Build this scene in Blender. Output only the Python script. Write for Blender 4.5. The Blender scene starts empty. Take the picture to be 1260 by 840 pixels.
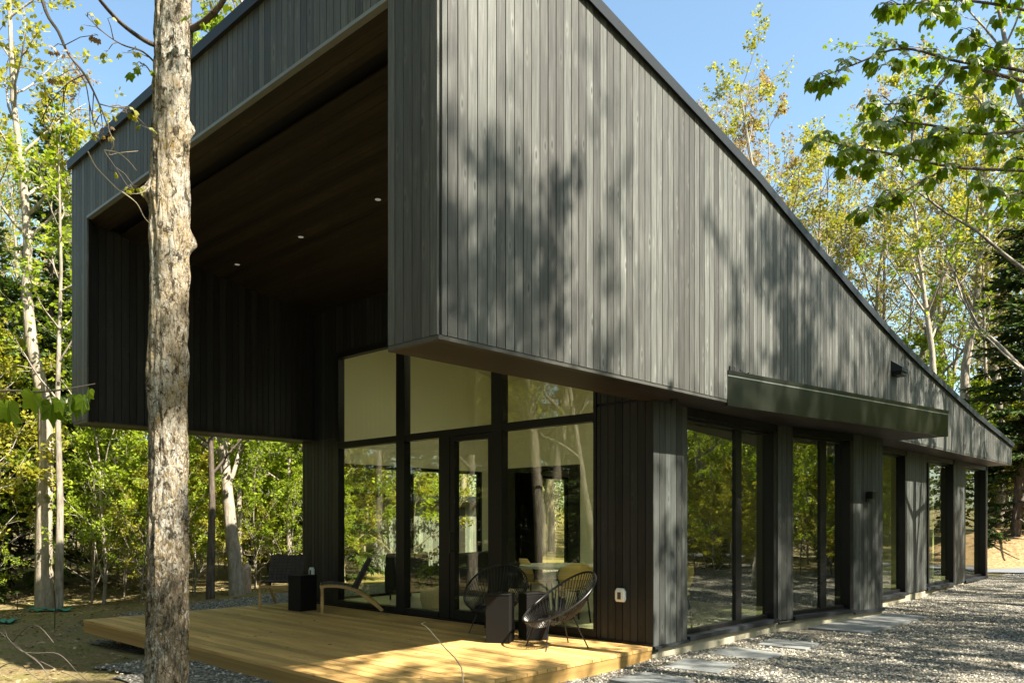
import bpy, math, random
import numpy as np
from mathutils import Vector, Matrix, noise as mnoise

# ------------------------------------------------------------------ basics
scene = bpy.context.scene
COL = scene.collection
R = math.radians
rnd = random.Random(7)

F, PX0, HY, CAMZ = 976.0, 630.0, 640.0, 1.4
YAW = R(43.308)
SU, CU = math.sin(YAW), math.cos(YAW)
CX, CY = -7.4928, -4.9031


def ray(px, py):
    L, Z = (px - PX0) / F, (HY - py) / F
    return (L * SU + CU, -L * CU + SU, Z)


def at_depth(px, py, d):
    r = ray(px, py)
    return Vector((CX + d * r[0], CY + d * r[1], CAMZ + d * r[2]))


def on_z(px, py, z):
    r = ray(px, py); t = (z - CAMZ) / r[2]
    return Vector((CX + t * r[0], CY + t * r[1], z))


def smooth(a, b, x):
    t = min(1, max(0, (x - a) / (b - a)))
    return t * t * (3 - 2 * t)


# ------------------------------------------------------------------ mesh collector
class G:
    def __init__(self):
        self.v, self.f, self.fr, self.n = [], [], [], 0

    def add(self, verts, faces, r=None):
        verts = np.asarray(verts, dtype=np.float64).reshape(-1, 3)
        faces = np.asarray(faces, dtype=np.int64)
        self.v.append(verts)
        self.f.append(faces + self.n)
        if r is None:
            r = np.full(len(faces), 0.5)
        elif np.isscalar(r):
            r = np.full(len(faces), float(r))
        self.fr.append(np.asarray(r, dtype=np.float64))
        self.n += len(verts)

    def box(self, x0, x1, y0, y1, z0, z1, r=None, M=None):
        v = np.array([(x0, y0, z0), (x1, y0, z0), (x1, y1, z0), (x0, y1, z0),
                      (x0, y0, z1), (x1, y0, z1), (x1, y1, z1), (x0, y1, z1)], float)
        self.hexa(v, r, M)

    def hexa(self, v, r=None, M=None):
        v = np.asarray(v, float)
        if M is not None:
            v = np.array([tuple(M @ Vector(p)) for p in v])
        self.add(v, [(0, 3, 2, 1), (4, 5, 6, 7), (0, 1, 5, 4), (1, 2, 6, 5), (2, 3, 7, 6), (3, 0, 4, 7)], r)

    def bar(self, a, b, w, h, r=None):
        a, b = Vector(a), Vector(b)
        d = (b - a).normalized()
        up = Vector((0, 0, 1)) if abs(d.z) < .9 else Vector((1, 0, 0))
        s = d.cross(up).normalized() * w / 2
        t = s.cross(d).normalized() * h / 2
        v = [a - s - t, a + s - t, b + s - t, b - s - t, a - s + t, a + s + t, b + s + t, b - s + t]
        self.hexa([tuple(p) for p in v], r)

    def tube(self, pts, rad, k=6, r=None, cap=True):
        P = np.asarray([tuple(p) for p in pts], float)
        n = len(P)
        rad = np.full(n, rad, float) if np.isscalar(rad) else np.asarray(rad, float)
        T = np.gradient(P, axis=0)
        T /= np.linalg.norm(T, axis=1)[:, None] + 1e-9
        a = np.array([0, 0, 1.0]) if abs(T[0][2]) < .9 else np.array([1.0, 0, 0])
        N = np.cross(T[0], a); N /= np.linalg.norm(N)
        ang = np.arange(k) * 2 * np.pi / k
        V = np.zeros((n, k, 3))
        for i in range(n):
            N = N - T[i] * np.dot(N, T[i]); N /= np.linalg.norm(N) + 1e-9
            B = np.cross(T[i], N)
            V[i] = P[i] + rad[i] * (np.cos(ang)[:, None] * N + np.sin(ang)[:, None] * B)
        i0 = np.arange(n - 1)[:, None] * k
        j = np.arange(k)[None, :]; j2 = (j + 1) % k
        q = np.stack([i0 + j, i0 + j2, i0 + k + j2, i0 + k + j], -1).reshape(-1, 4)
        self.add(V.reshape(-1, 3), q, r)
        if cap and k > 2:
            for ring, flip in ((0, True), (n - 1, False)):
                idx = np.arange(k) if not flip else np.arange(k)[::-1]
                self.add(V[ring], idx[None, :], r)

    def cyl(self, x, y, z0, z1, r0, r1=None, k=24, r=None):
        self.tube([(x, y, z0), (x, y, z1)], [r0, r1 if r1 is not None else r0], k, r)

    def ring_loft(self, rings, r=None, closed=True):
        V = np.asarray(rings, float); n, k = V.shape[:2]
        i0 = np.arange(n - 1)[:, None] * k
        j = np.arange(k if closed else k - 1)[None, :]; j2 = (j + 1) % k
        self.add(V.reshape(-1, 3), np.stack([i0 + j, i0 + j2, i0 + k + j2, i0 + k + j], -1).reshape(-1, 4), r)

    def build(self, name, mat, parent=None, smooth_=False, bevel=0, attr=False):
        me = bpy.data.meshes.new(name)
        V = np.concatenate(self.v)
        me.vertices.add(len(V)); me.vertices.foreach_set('co', V.astype(np.float32).ravel())
        loops = np.concatenate([f.ravel() for f in self.f])
        tot = np.concatenate([np.full(len(f), f.shape[1]) for f in self.f])
        start = np.concatenate([[0], np.cumsum(tot)[:-1]])
        me.loops.add(len(loops)); me.loops.foreach_set('vertex_index', loops.astype(np.int32))
        me.polygons.add(len(tot)); me.polygons.foreach_set('loop_start', start.astype(np.int32))
        me.update(calc_edges=True)
        if attr:
            at = me.attributes.new('rnd', 'FLOAT', 'FACE')
            at.data.foreach_set('value', np.concatenate(self.fr).astype(np.float32))
        me.polygons.foreach_set('use_smooth', np.full(len(tot), bool(smooth_)))
        me.validate()
        me.materials.append(mat)
        o = bpy.data.objects.new(name, me)
        COL.objects.link(o)
        if parent is not None:
            o.parent = parent
        if bevel:
            m = o.modifiers.new('bevel', 'BEVEL'); m.width = bevel; m.segments = 2; m.limit_method = 'ANGLE'
        return o


def empty(name, loc=(0, 0, 0), rz=0.0):
    o = bpy.data.objects.new(name, None); COL.objects.link(o)
    o.location = loc; o.rotation_euler = (0, 0, rz); o.empty_display_size = .2
    return o


def tag(o, label=None, cat=None, group=None, kind=None):
    if label: o['label'] = label
    if cat: o['category'] = cat
    if group: o['group'] = group
    if kind: o['kind'] = kind
    return o


def thing(name, label, cat, loc=(0, 0, 0), rz=0.0, group=None):
    return tag(empty(name, loc, rz), label, cat, group)


def copy_tree(o, parent=None):
    c = o.copy(); COL.objects.link(c)
    if parent is not None: c.parent = parent
    for ch in list(o.children): copy_tree(ch, c)
    return c


# ------------------------------------------------------------------ materials
class NT:
    def __init__(self, name):
        self.m = bpy.data.materials.new(name); self.m.use_nodes = True
        self.t = self.m.node_tree; self.t.nodes.clear()
        self.out = self.t.nodes.new('ShaderNodeOutputMaterial')

    def n(self, typ, ins=None, **kw):
        nd = self.t.nodes.new('ShaderNode' + typ)
        for k, v in kw.items(): setattr(nd, k, v)
        for k, v in (ins or {}).items():
            s = nd.inputs[k]
            if isinstance(v, bpy.types.NodeSocket): self.t.links.new(v, s)
            elif isinstance(v, bpy.types.Node): self.t.links.new(v.outputs[0], s)
            else: s.default_value = v
        return nd

    def math(self, op, a, b=0.0, c=0.0, clamp=False):
        return self.n('Math', {0: a, 1: b, 2: c}, operation=op, use_clamp=clamp).outputs[0]

    def ramp(self, fac, stops, interp='LINEAR'):
        nd = self.n('ValToRGB', {0: fac}); cr = nd.color_ramp; cr.interpolation = interp
        while len(cr.elements) > 1: cr.elements.remove(cr.elements[-1])
        for i, (p, c) in enumerate(stops):
            e = cr.elements[0] if i == 0 else cr.elements.new(p)
            e.position = p
            e.color = (c, c, c, 1) if np.isscalar(c) else (*c, 1)
        return nd.outputs[0]

    def mix(self, fac, a, b, blend='MIX'):
        nd = self.n('Mix', data_type='RGBA', blend_type=blend)
        for s, v in ((nd.inputs[0], fac), (nd.inputs[6], a), (nd.inputs[7], b)):
            if isinstance(v, bpy.types.NodeSocket): self.t.links.new(v, s)
            else: s.default_value = v if np.isscalar(v) else (*v, 1)
        return nd.outputs[2]

    def noise(self, vec, scale, detail=4, rough=.55, dist=0.0):
        return self.n('TexNoise', {'Vector': vec, 'Scale': scale, 'Detail': detail, 'Roughness': rough, 'Distortion': dist}).outputs[0]

    def scale(self, vec, s):
        return self.n('VectorMath', {0: vec, 1: s}, operation='MULTIPLY').outputs[0]

    def bsdf(self, color, rough=.6, bump=None, bs=.3, bd=.01, spec=.5, metal=0.0, **kw):
        b = self.n('BsdfPrincipled', {'Base Color': color if isinstance(color, bpy.types.NodeSocket) else (*color, 1),
                                      'Roughness': rough, 'Metallic': metal, 'Specular IOR Level': spec})
        for k, v in kw.items(): b.inputs[k].default_value = v
        if bump is not None:
            bp = self.n('Bump', {'Height': bump, 'Strength': bs, 'Distance': bd})
            self.t.links.new(bp.outputs[0], b.inputs['Normal'])
        return self.done(b)

    def done(self, b):
        self.t.links.new(b.outputs[0], self.out.inputs[0]); return self.m


def m_plain(name, col, rough=.5, var=.12, sc=12, spec=.4, metal=0.0, bump=.15):
    t = NT(name)
    p = t.n('NewGeometry').outputs['Position']
    nz = t.noise(p, sc, 5)
    c = t.mix(nz, [x * (1 - var) for x in col], [min(1, x * (1 + var)) for x in col])
    return t.bsdf(c, rough, nz, bump, .004, spec, metal)


def m_clad(name, base, w=.104, off=0.0, contrast=1.0, warm=(1, 1, 1), rough=.5, axis=None, spec=.3):
    t = NT(name)
    g = t.n('NewGeometry'); p = g.outputs['Position']
    s = t.n('SeparateXYZ', {0: p})
    ns = t.n('SeparateXYZ', {0: g.outputs['True Normal']})
    if axis is None:
        isy = t.math('GREATER_THAN', t.math('ABSOLUTE', ns.outputs[1]), .6)
        c = t.math('ADD', t.math('MULTIPLY', isy, s.outputs[0]), t.math('MULTIPLY', t.math('SUBTRACT', 1, isy), s.outputs[1]))
        along = s.outputs[2]
    else:
        c = s.outputs[axis]; along = s.outputs[1 - axis]
    c = t.math('DIVIDE', t.math('SUBTRACT', c, off), w)
    idx = t.math('FLOOR', c)
    fr = t.math('FRACT', c)
    wn = t.n('TexWhiteNoise', {'W': idx}, noise_dimensions='1D')
    seed = t.math('MULTIPLY', wn.outputs[0], 91.0)
    vec = t.n('CombineXYZ', {0: t.math('MULTIPLY', fr, w), 1: seed, 2: along}).outputs[0]
    grain = t.noise(t.scale(vec, (70, 1, 2.6)), 1.0, 6, .62, .6)
    fine = t.noise(t.scale(vec, (260, 1, 7)), 1.0, 3, .6)
    blot = t.noise(t.scale(vec, (5, 1, .9)), 1.0, 4, .6)
    vor = t.n('TexVoronoi', {'Vector': t.scale(vec, (11, 1, 3.3)), 'Scale': 1.0}, feature='F1')
    knot = t.ramp(vor.outputs['Distance'], [(.07, 1.0), (.13, 0.0)])
    halo = t.ramp(vor.outputs['Distance'], [(.12, 0.0), (.17, 1.0), (.34, 0.0)])
    sp_ = t.math('GREATER_THAN', t.n('SeparateColor', {0: vor.outputs['Color']}).outputs[0], .45)
    tone = t.math('ADD', t.math('MULTIPLY', wn.outputs[0], .7), .62)
    gr = t.ramp(grain, [(.25, 1 - .45 * contrast), (.5, 1.0), (.75, 1 + .55 * contrast)])
    bl = t.ramp(blot, [(.3, .72), (.6, 1.0), (.72, 1.3)])
    v = t.math('MULTIPLY', t.math('MULTIPLY', tone, gr), bl)
    v = t.math('MULTIPLY', v, t.math('ADD', t.math('SUBTRACT', 1, t.math('MULTIPLY', t.math('MULTIPLY', knot, sp_), .55)), t.math('MULTIPLY', t.math('MULTIPLY', halo, sp_), .5)))
    col = t.mix(1.0, [base * q for q in warm], v, 'MULTIPLY')
    col = t.mix(t.math('MULTIPLY', wn.outputs[0], .35), col, t.mix(1.0, col, (.9, 1.06, 1.05), 'MULTIPLY'))
    h = t.math('ADD', t.math('MULTIPLY', grain, .6), t.math('MULTIPLY', fine, .4))
    return t.bsdf(col, rough, h, .35, .004, spec)


def m_plank(name, base, w, axis, off=0.0, rough=.6):
    """boards lying flat; axis = the world axis that runs ACROSS the boards"""
    t = NT(name)
    p = t.n('NewGeometry').outputs['Position']; s = t.n('SeparateXYZ', {0: p})
    c = t.math('DIVIDE', t.math('SUBTRACT', s.outputs[axis], off), w)
    wn = t.n('TexWhiteNoise', {'W': t.math('FLOOR', c)}, noise_dimensions='1D').outputs[0]
    vec = t.n('CombineXYZ', {0: s.outputs[axis], 1: t.math('ADD', s.outputs[1 - axis], t.math('MULTIPLY', wn, 40)), 2: s.outputs[2]}).outputs[0]
    grain = t.noise(t.scale(vec, (55, 1.8, 55)), 1.0, 6, .6, .5)
    blot = t.noise(t.scale(vec, (5, .9, 5)), 1.0, 3)
    v = t.math('MULTIPLY', t.ramp(grain, [(.25, .68), (.55, 1.0), (.8, 1.22)]), t.math('ADD', t.math('MULTIPLY', wn, .5), .72))
    v = t.math('MULTIPLY', v, t.ramp(blot, [(.3, .72), (.65, 1.1)]))
    vor = t.n('TexVoronoi', {'Vector': t.scale(vec, (9, 2.2, 9)), 'Scale': 1.0})
    v = t.math('MULTIPLY', v, t.ramp(vor.outputs['Distance'], [(.05, .45), (.11, 1.0)]))
    col = t.mix(1.0, base, v, 'MULTIPLY')
    return t.bsdf(col, rough, grain, .25, .004, .35)


def m_leaf(name, stops, trans=.5, rough=.55):
    t = NT(name)
    a = t.n('Attribute', attribute_name='rnd').outputs['Fac']
    oi = t.n('ObjectInfo').outputs['Random']
    f = t.math('ADD', t.math('MULTIPLY', a, .72), t.math('MULTIPLY', oi, .28))
    c = t.ramp(f, stops)
    d = t.n('BsdfDiffuse', {'Color': c})
    tr = t.n('BsdfTranslucent', {'Color': t.mix(1.0, c, (1.25, 1.25, .6), 'MULTIPLY')})
    mx = t.n('MixShader', {0: trans, 1: d.outputs[0], 2: tr.outputs[0]})
    gl = t.n('BsdfGlossy', {'Color': (.8, .8, .8, 1), 'Roughness': rough})
    fr = t.n('Fresnel', {'IOR': 1.3})
    mg = t.n('MixShader', {0: t.math('MULTIPLY', fr.outputs[0], .10), 1: mx.outputs[0], 2: gl.outputs[0]})
    return t.done(mg)


def m_bark(name, dark, mid, light, sc=1.0, bump=.8):
    t = NT(name)
    p = t.n('TexCoord').outputs['Object']
    a = t.noise(t.scale(p, (14 * sc, 14 * sc, 3 * sc)), 1.0, 6, .65, .4)
    b = t.noise(p, 6 * sc, 5, .6)
    c = t.ramp(a, [(.3, dark), (.5, mid), (.72, light)])
    c = t.mix(t.ramp(b, [(.45, 0.0), (.68, .6)]), c, [x * .6 for x in mid])
    return t.bsdf(c, .85, a, bump, .03, .2)


def m_glass(name, tint, ior):
    t = NT(name)
    g = t.n('NewGeometry')
    p = g.outputs['Position']
    wob = t.n('Bump', {'Height': t.noise(p, 1.6, 2), 'Strength': .015, 'Distance': .02})
    tr = t.n('BsdfTransparent', {'Color': t.mix(g.outputs['Backfacing'], tint, (1, 1, 1))})
    gl = t.n('BsdfGlossy', {'Color': (.97, 1, .93, 1), 'Roughness': 0.0, 'Normal': wob.outputs[0]})
    fr = t.n('Fresnel', {'IOR': ior})
    fac = t.math('MULTIPLY', fr.outputs[0], t.math('SUBTRACT', 1, g.outputs['Backfacing']))
    mx = t.n('MixShader', {0: fac, 1: tr.outputs[0], 2: gl.outputs[0]})
    return t.done(mx)


MT = {}
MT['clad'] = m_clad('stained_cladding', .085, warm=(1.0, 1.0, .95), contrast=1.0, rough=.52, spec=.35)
MT['clad_shaded'] = m_clad('shaded_cladding', .021, contrast=.8, warm=(1, 1.0, 1.0))  # same wood as outside; the porch shade is put into a darker colour
MT['clad_panel'] = m_clad('narrow_cladding', .056, w=.12, warm=(.98, 1.04, 1.0), contrast=.9, spec=.35)
MT['ceil_wood'] = m_clad('dark_ceiling_boards', .024, w=.14, axis=0, warm=(1.25, .98, .72), contrast=.9)
MT['soffit'] = m_clad('brown_soffit_boards', .036, w=.16, axis=1, warm=(1.3, .98, .72), contrast=.9)
MT['black'] = m_plain('black_frame_paint', (.007, .007, .0075), .4, spec=.3)
MT['trim'] = m_plain('dark_steel_trim', (.018, .021, .025), .45, spec=.25)
MT['drip'] = m_plain('grey_trim_board', (.055, .055, .05), .5)
MT['canopy'] = m_plain('glossy_dark_metal', (.011, .0125, .009), .28, sc=2.5, spec=.4, metal=0.0, bump=.05)
MT['flash'] = m_plain('bare_metal_flashing', (.5, .52, .52), .35, metal=.7)
MT['roof'] = m_plain('black_roof_membrane', (.03, .03, .032), .8)
MT['deck'] = m_plank('pine_deck_boards', (.53, .33, .12), .14, 0, -3.49)
MT['rim'] = m_plank('pine_rim_board', (.50, .31, .10), 9.0, 2)
MT['concrete'] = m_plain('pale_concrete', (.32, .295, .22), .9, .25, 5)
MT['glass_front'] = m_glass('front_window_glass', (.93, .95, .76), 2.0)
MT['glass_side'] = m_glass('side_window_glass', (.62, .68, .46), 4.4)
MT['cream'] = m_plain('cream_plaster', (.90, .89, .72), .8, .03, 3)
MT['cream_ceil'] = m_plain('cream_ceiling', (.75, .71, .55), .8, .03, 3)
MT['int_floor'] = m_plain('polished_concrete_floor', (.48, .46, .40), .3, .12, 2.5, spec=.5)
MT['int_black'] = m_plain('black_millwork', (.02, .02, .02), .5)
MT['int_dimmed'] = m_plain('dimmed_interior_wall', (.07, .065, .05), .6)  # wall colour darkened so the room behind the side windows looks dim
MT['white'] = m_plain('white_plastic', (.72, .74, .72), .4, .02)
MT['blind'] = m_plain('white_blind_fabric', (.75, .75, .76), .8, .03)
MT['plinth'] = m_plain('black_painted_block', (.008, .008, .0078), .6, .2, 20, spec=.15)
MT['cord'] = m_plain('black_vinyl_cord', (.009, .009, .0095), .35, spec=.4)
MT['steel_blk'] = m_plain('black_steel_rod', (.009, .009, .009), .35)
MT['bentwood'] = m_plank('light_bentwood', (.50, .31, .11), .3, 2, rough=.4)
MT['ply'] = m_plank('birch_plywood', (.80, .58, .26), .3, 2, rough=.4)
MT['edge'] = m_plain('grey_edge_trim', (.17, .19, .20), .4, spec=.4)
MT['web'] = m_plain('dark_brown_webbing', (.05, .038, .034), .8, .3, 30)
MT['sofa'] = m_plain('charcoal_upholstery', (.03, .03, .032), .9, .2, 30)
MT['basket'] = m_plain('woven_basket', (.5, .42, .26), .9, .25, 40)
MT['slab'] = m_plain('slate_paving', (.16, .17, .17), .75, .4, 7)
MT['lamp'] = None
t = NT('downlight_lens')
e = t.n('Emission', {'Color': (1, .9, .7, 1), 'Strength': .06}); MT['lamp'] = t.done(e)  # faint glow stands in for the pale look of the unlit lens
t = NT('added_fill_diffuser'); MT['added_fill_panel'] = t.done(t.n('BsdfTranslucent', {'Color': (.8, .8, .74, 1)}))
MT['shed'] = m_clad('grey_shed_cladding', .16, w=.2, warm=(.9, 1.0, 1.02), contrast=.5)
MT['fence_wood'] = m_plain('new_pine_rail', (.5, .34, .14), .7)
MT['stake'] = m_plain('rusty_stake', (.05, .035, .025), .8)
MT['teal'] = m_plain('teal_plastic_sheet', (.03, .22, .17), .5)

# ground materials
t = NT('forest_floor')
p = t.n('TexCoord').outputs['Object']
n1 = t.noise(p, .35, 5, .6); n2 = t.noise(p, 2.3, 6, .65); n3 = t.noise(p, 26, 4, .7)
c = t.ramp(n3, [(.25, (.06, .045, .025)), (.5, (.21, .16, .085)), (.75, (.40, .32, .18))])
c2 = t.ramp(n3, [(.3, (.07, .08, .02)), (.7, (.26, .25, .07))])
c = t.mix(t.ramp(n2, [(.42, 0.0), (.6, .75)]), c, c2)
c = t.mix(t.ramp(n1, [(.35, .45), (.65, 0.0)]), c, (.09, .07, .04))
MT['soil'] = t.bsdf(c, .95, n3, .7, .03, .1)

t = NT('crushed_stone')
p = t.n('TexCoord').outputs['Object']
v1 = t.n('TexVoronoi', {'Vector': p, 'Scale': 34.0, 'Randomness': 1.0}, feature='F1')
v2 = t.n('TexVoronoi', {'Vector': p, 'Scale': 75.0}, feature='F1')
sv = t.n('SeparateColor', {0: v1.outputs['Color']})
c = t.ramp(sv.outputs[0], [(0, (.075, .08, .08)), (.4, (.2, .2, .185)), (.75, (.36, .335, .28)), (1, (.55, .50, .41))])
c = t.mix(t.ramp(v1.outputs['Distance'], [(.35, 0.0), (.75, .8)]), c, (.03, .03, .03))
c = t.mix(t.ramp(t.noise(p, .9, 5), [(.45, 0.0), (.7, .4)]), c, (.20, .16, .10))
hgt = t.math('SUBTRACT', t.math('ADD', t.math('MULTIPLY', sv.outputs[1], .5), 1), t.math('ADD', v1.outputs['Distance'], t.math('MULTIPLY', v2.outputs['Distance'], .3)))
MT['gravel'] = t.bsdf(c, .9, hgt, 1.0, .03, .2)
t = NT('loose_stone')
a = t.n('Attribute', attribute_name='rnd').outputs['Fac']
MT['stone'] = t.bsdf(t.ramp(a, [(0, (.075, .08, .082)), (.4, (.21, .2, .18)), (.75, (.40, .365, .29)), (1, (.6, .54, .43))]), .9, spec=.2)
t = NT('straw_bank')
p = t.n('TexCoord').outputs['Object']
n3 = t.noise(t.scale(p, (9, 9, 20)), 1, 5, .7)
MT['straw'] = t.bsdf(t.ramp(n3, [(.25, (.10, .062, .03)), (.5, (.27, .185, .095)), (.75, (.42, .31, .18))]), .95, n3, .8, .05, .1)
MT['drive'] = m_plain('dark_packed_stone_dust', (.13, .14, .16), .9, .3, 15)

# foliage materials
MT['leaf_yg'] = m_leaf('yellow_green_leaf', [(0, (.15, .155, .02)), (.5, (.28, .285, .035)), (1, (.42, .38, .07))])
MT['leaf_gr'] = m_leaf('bright_green_leaf', [(0, (.10, .16, .014)), (.5, (.22, .30, .024)), (1, (.38, .42, .05))])
MT['leaf_red'] = m_leaf('reddish_bud_leaf', [(0, (.22, .12, .07)), (.5, (.32, .23, .12)), (1, (.38, .34, .13))], .4)
MT['leaf_maple'] = m_leaf('fresh_maple_leaf', [(0, (.07, .12, .012)), (.5, (.14, .22, .018)), (1, (.24, .31, .025))], .62)
MT['needle'] = m_leaf('fir_needles', [(0, (.02, .042, .014)), (.5, (.042, .075, .02)), (1, (.085, .12, .03))], .25)
MT['bark_grey'] = m_bark('grey_bark', (.10, .085, .07), (.25, .22, .18), (.42, .38, .32))
MT['bark_pale'] = m_bark('pale_bark', (.15, .125, .095), (.31, .27, .215), (.46, .41, .335))
MT['bark_brown'] = m_bark('brown_bark', (.04, .032, .026), (.10, .08, .065), (.19, .16, .13))
MT['twig'] = m_plain('bare_twig', (.09, .075, .06), .8)
MT['twig_pale'] = m_plain('dry_pale_twig', (.36, .30, .21), .8)
MT['stump'] = m_bark('weathered_stump', (.2, .14, .09), (.42, .32, .23), (.58, .48, .38))

t = NT('lichen_bark')
p = t.n('TexCoord').outputs['Object']
ps = t.scale(p, (1, 1, .6))
wp = t.n('VectorMath', {0: p, 1: t.scale(t.n('TexNoise', {'Vector': p, 'Scale': 9.0, 'Detail': 3}).outputs[1], (.05, .05, .10))}, operation='ADD').outputs[0]
crk = t.n('TexVoronoi', {'Vector': t.scale(wp, (24, 24, 7)), 'Scale': 1.0}, feature='DISTANCE_TO_EDGE').outputs[0]
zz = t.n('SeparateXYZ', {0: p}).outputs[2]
a = t.noise(t.scale(p, (55, 55, 17)), 1.0, 9, .76, .4)
b = t.noise(ps, 30, 9, .76, .6)
b2 = t.noise(ps, 5, 5, .65, .4)
mo = t.noise(ps, 36, 8, .74, .5)
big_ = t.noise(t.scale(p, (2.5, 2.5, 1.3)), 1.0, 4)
up = t.math('ADD', t.n('MapRange', {0: zz, 1: 1.0, 2: 2.8, 3: -.05, 4: .03}).outputs[0], t.math('MULTIPLY', t.math('SUBTRACT', big_, .5), .25))  # lichen thinned low down, painting in the shade on the lower trunk
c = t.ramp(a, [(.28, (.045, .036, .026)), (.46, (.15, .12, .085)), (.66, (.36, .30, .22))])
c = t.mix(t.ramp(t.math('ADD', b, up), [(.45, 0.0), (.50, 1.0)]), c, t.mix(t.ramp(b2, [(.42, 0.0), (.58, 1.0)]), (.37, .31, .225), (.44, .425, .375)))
c = t.mix(t.ramp(mo, [(.54, 0.0), (.60, .9)]), c, t.mix(t.ramp(big_, [(.4, 0.0), (.6, 1.0)]), (.12, .085, .03), (.26, .17, .025)))
c = t.mix(t.ramp(t.noise(ps, 17, 8, .76, .8), [(.53, 0.0), (.58, .92)]), c, (.035, .028, .018))
c = t.mix(t.ramp(crk, [(.0, .6), (.03, 0.0)]), c, (.03, .023, .016))
h_ = t.math('ADD', t.math('MULTIPLY', t.math('MINIMUM', crk, .2), 1.6), t.math('MULTIPLY', t.math('ADD', a, b), .8))
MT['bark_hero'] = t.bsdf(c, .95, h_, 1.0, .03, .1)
# ------------------------------------------------------------------ HOUSE
RX = [-3.622, -1.9, .09, 1.41, 3.07, 4.9, 6.35, 7.6, 9.1, 11.5, 14.885]
RZ = [6.42, 6.12, 5.77, 5.53, 5.13, 4.72, 4.42, 4.21, 3.99, 3.65, 3.26]


def roofz(x): return float(np.interp(x, RX, RZ))


FX, SY, LY, BX = -3.622, -.516, 7.264, 14.885     # front, right, left, back faces
SOF = 2.74
OPZ = 5.49                                        # top of portico opening
house = thing('house', 'long black timber-clad house with a raised hollow front end over a wooden deck', 'house', (0, 0, 0))
gap = .009


def boards_x(g, y, ny, x0, x1, w, zb, zt, th=.02, M=None):
    """vertical boards on a wall facing ny (-1/+1) along y; zb, zt functions of x"""
    i0, i1 = math.floor(x0 / w + 1e-6), math.ceil(x1 / w - 1e-6)
    for i in range(i0, i1):
        a, b = max(x0, i * w) + gap / 2, min(x1, (i + 1) * w) - gap / 2
        if b - a < .004: continue
        d = rnd.uniform(-.0012, .0012)
        yo, yi = y + ny * d, y - ny * th
        ya, yb = (yo, yi) if ny < 0 else (yi, yo)
        g.hexa([(a, ya, zb(a)), (b, ya, zb(b)), (b, yb, zb(b)), (a, yb, zb(a)),
                (a, ya, zt(a)), (b, ya, zt(b)), (b, yb, zt(b)), (a, yb, zt(a))], M=M)


def boards_y(g, x, nx, y0, y1, w, zb, zt, th=.02):
    i0, i1 = math.floor(y0 / w + 1e-6), math.ceil(y1 / w - 1e-6)
    for i in range(i0, i1):
        a, b = max(y0, i * w) + gap / 2, min(y1, (i + 1) * w) - gap / 2
        if b - a < .004: continue
        d = rnd.uniform(-.0012, .0012)
        xo, xi = x + nx * d, x - nx * th
        xa, xb = (xo, xi) if nx < 0 else (xi, xo)
        g.box(xa, xb, a, b, zb, zt)


W = .104
K = lambda v: (lambda x: v)
# --- upper right side
g = G()
boards_x(g, SY, -1, FX + .03, BX, W, K(SOF + .03), lambda x: roofz(x) - .05)
g.build('side_siding', MT['clad'], house)
g = G()
for i in range(len(RX) - 1):                                   # backing of the siding
    a, b = RX[i] + (.03 if i == 0 else 0), RX[i + 1]
    for y0, y1 in ((SY + .024, SY + .10),):
        g.hexa([(a, y0, SOF), (b, y0, SOF), (b, y1, SOF), (a, y1, SOF),
                (a, y0, roofz(a) - .06), (b, y0, roofz(b) - .06), (b, y1, roofz(b) - .06), (a, y1, roofz(a) - .06)])
g.build('sheathing', MT['black'], house)
g = G()
for i in range(len(RX) - 1):
    a, b = RX[i] + (.03 if i == 0 else 0), RX[i + 1]
    y0, y1 = LY - .10, LY - .024
    g.hexa([(a, y0, SOF), (b, y0, SOF), (b, y1, SOF), (a, y1, SOF),
            (a, y0, roofz(a) - .06), (b, y0, roofz(b) - .06), (b, y1, roofz(b) - .06), (a, y1, roofz(a) - .06)])
g.build('sheathing', MT['black'], house)
g = G()
boards_x(g, LY, 1, FX + .03, BX, W, K(SOF + .03), lambda x: roofz(x) - .05)
boards_y(g, BX, 1, SY + .02, LY - .02, W, SOF + .03, roofz(BX) - .05)
g.build('rear_siding', MT['clad'], house)
# --- front frame: legs and fascia
g = G()
boards_y(g, FX, -1, SY + .015, .09, W, SOF + .03, roofz(FX) - .05)
boards_y(g, FX, -1, 6.661, LY - .005, W, SOF + .03, roofz(FX) - .05)
boards_y(g, FX, -1, .09, 6.661, W, OPZ + .04, roofz(FX) - .05)
g.build('front_siding', MT['clad'], house)
g = G()
g.box(FX + .022, FX + .06, SY + .02, .09, SOF + .002, 6.36); g.box(FX + .022, FX + .06, 6.661, LY - .02, SOF + .002, 6.36)
g.box(FX + .022, FX + .06, .09, 6.661, OPZ + .002, 6.36)
g.build('front_sheathing', MT['black'], house)
# --- drip boards along the bottom edges
g = G()
g.box(FX + .004, BX, SY + .006, SY + .05, SOF - .004, SOF + .027)
g.box(FX + .004, FX + .05, SY + .052, .09, SOF - .004, SOF + .027)
g.box(FX + .004, FX + .05, 6.661, LY, SOF - .004, SOF + .027)
g.box(FX + .004, BX, LY - .05, LY - .002, SOF - .004, SOF + .027)
g.build('drip_edge', MT['drip'], house)
g = G(); g.box(FX - .004, FX + .06, .09, 6.661, OPZ, OPZ + .034); g.build('opening_trim', MT['edge'], house)
# --- soffits
g = G()
g.box(FX + .05, BX - .002, SY + .052, .15, SOF + .001, SOF + .02)
g.box(FX + .05, 0, 6.72, LY - .052, SOF + .001, SOF + .02)
g.build('soffit', MT['soffit'], house)
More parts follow.
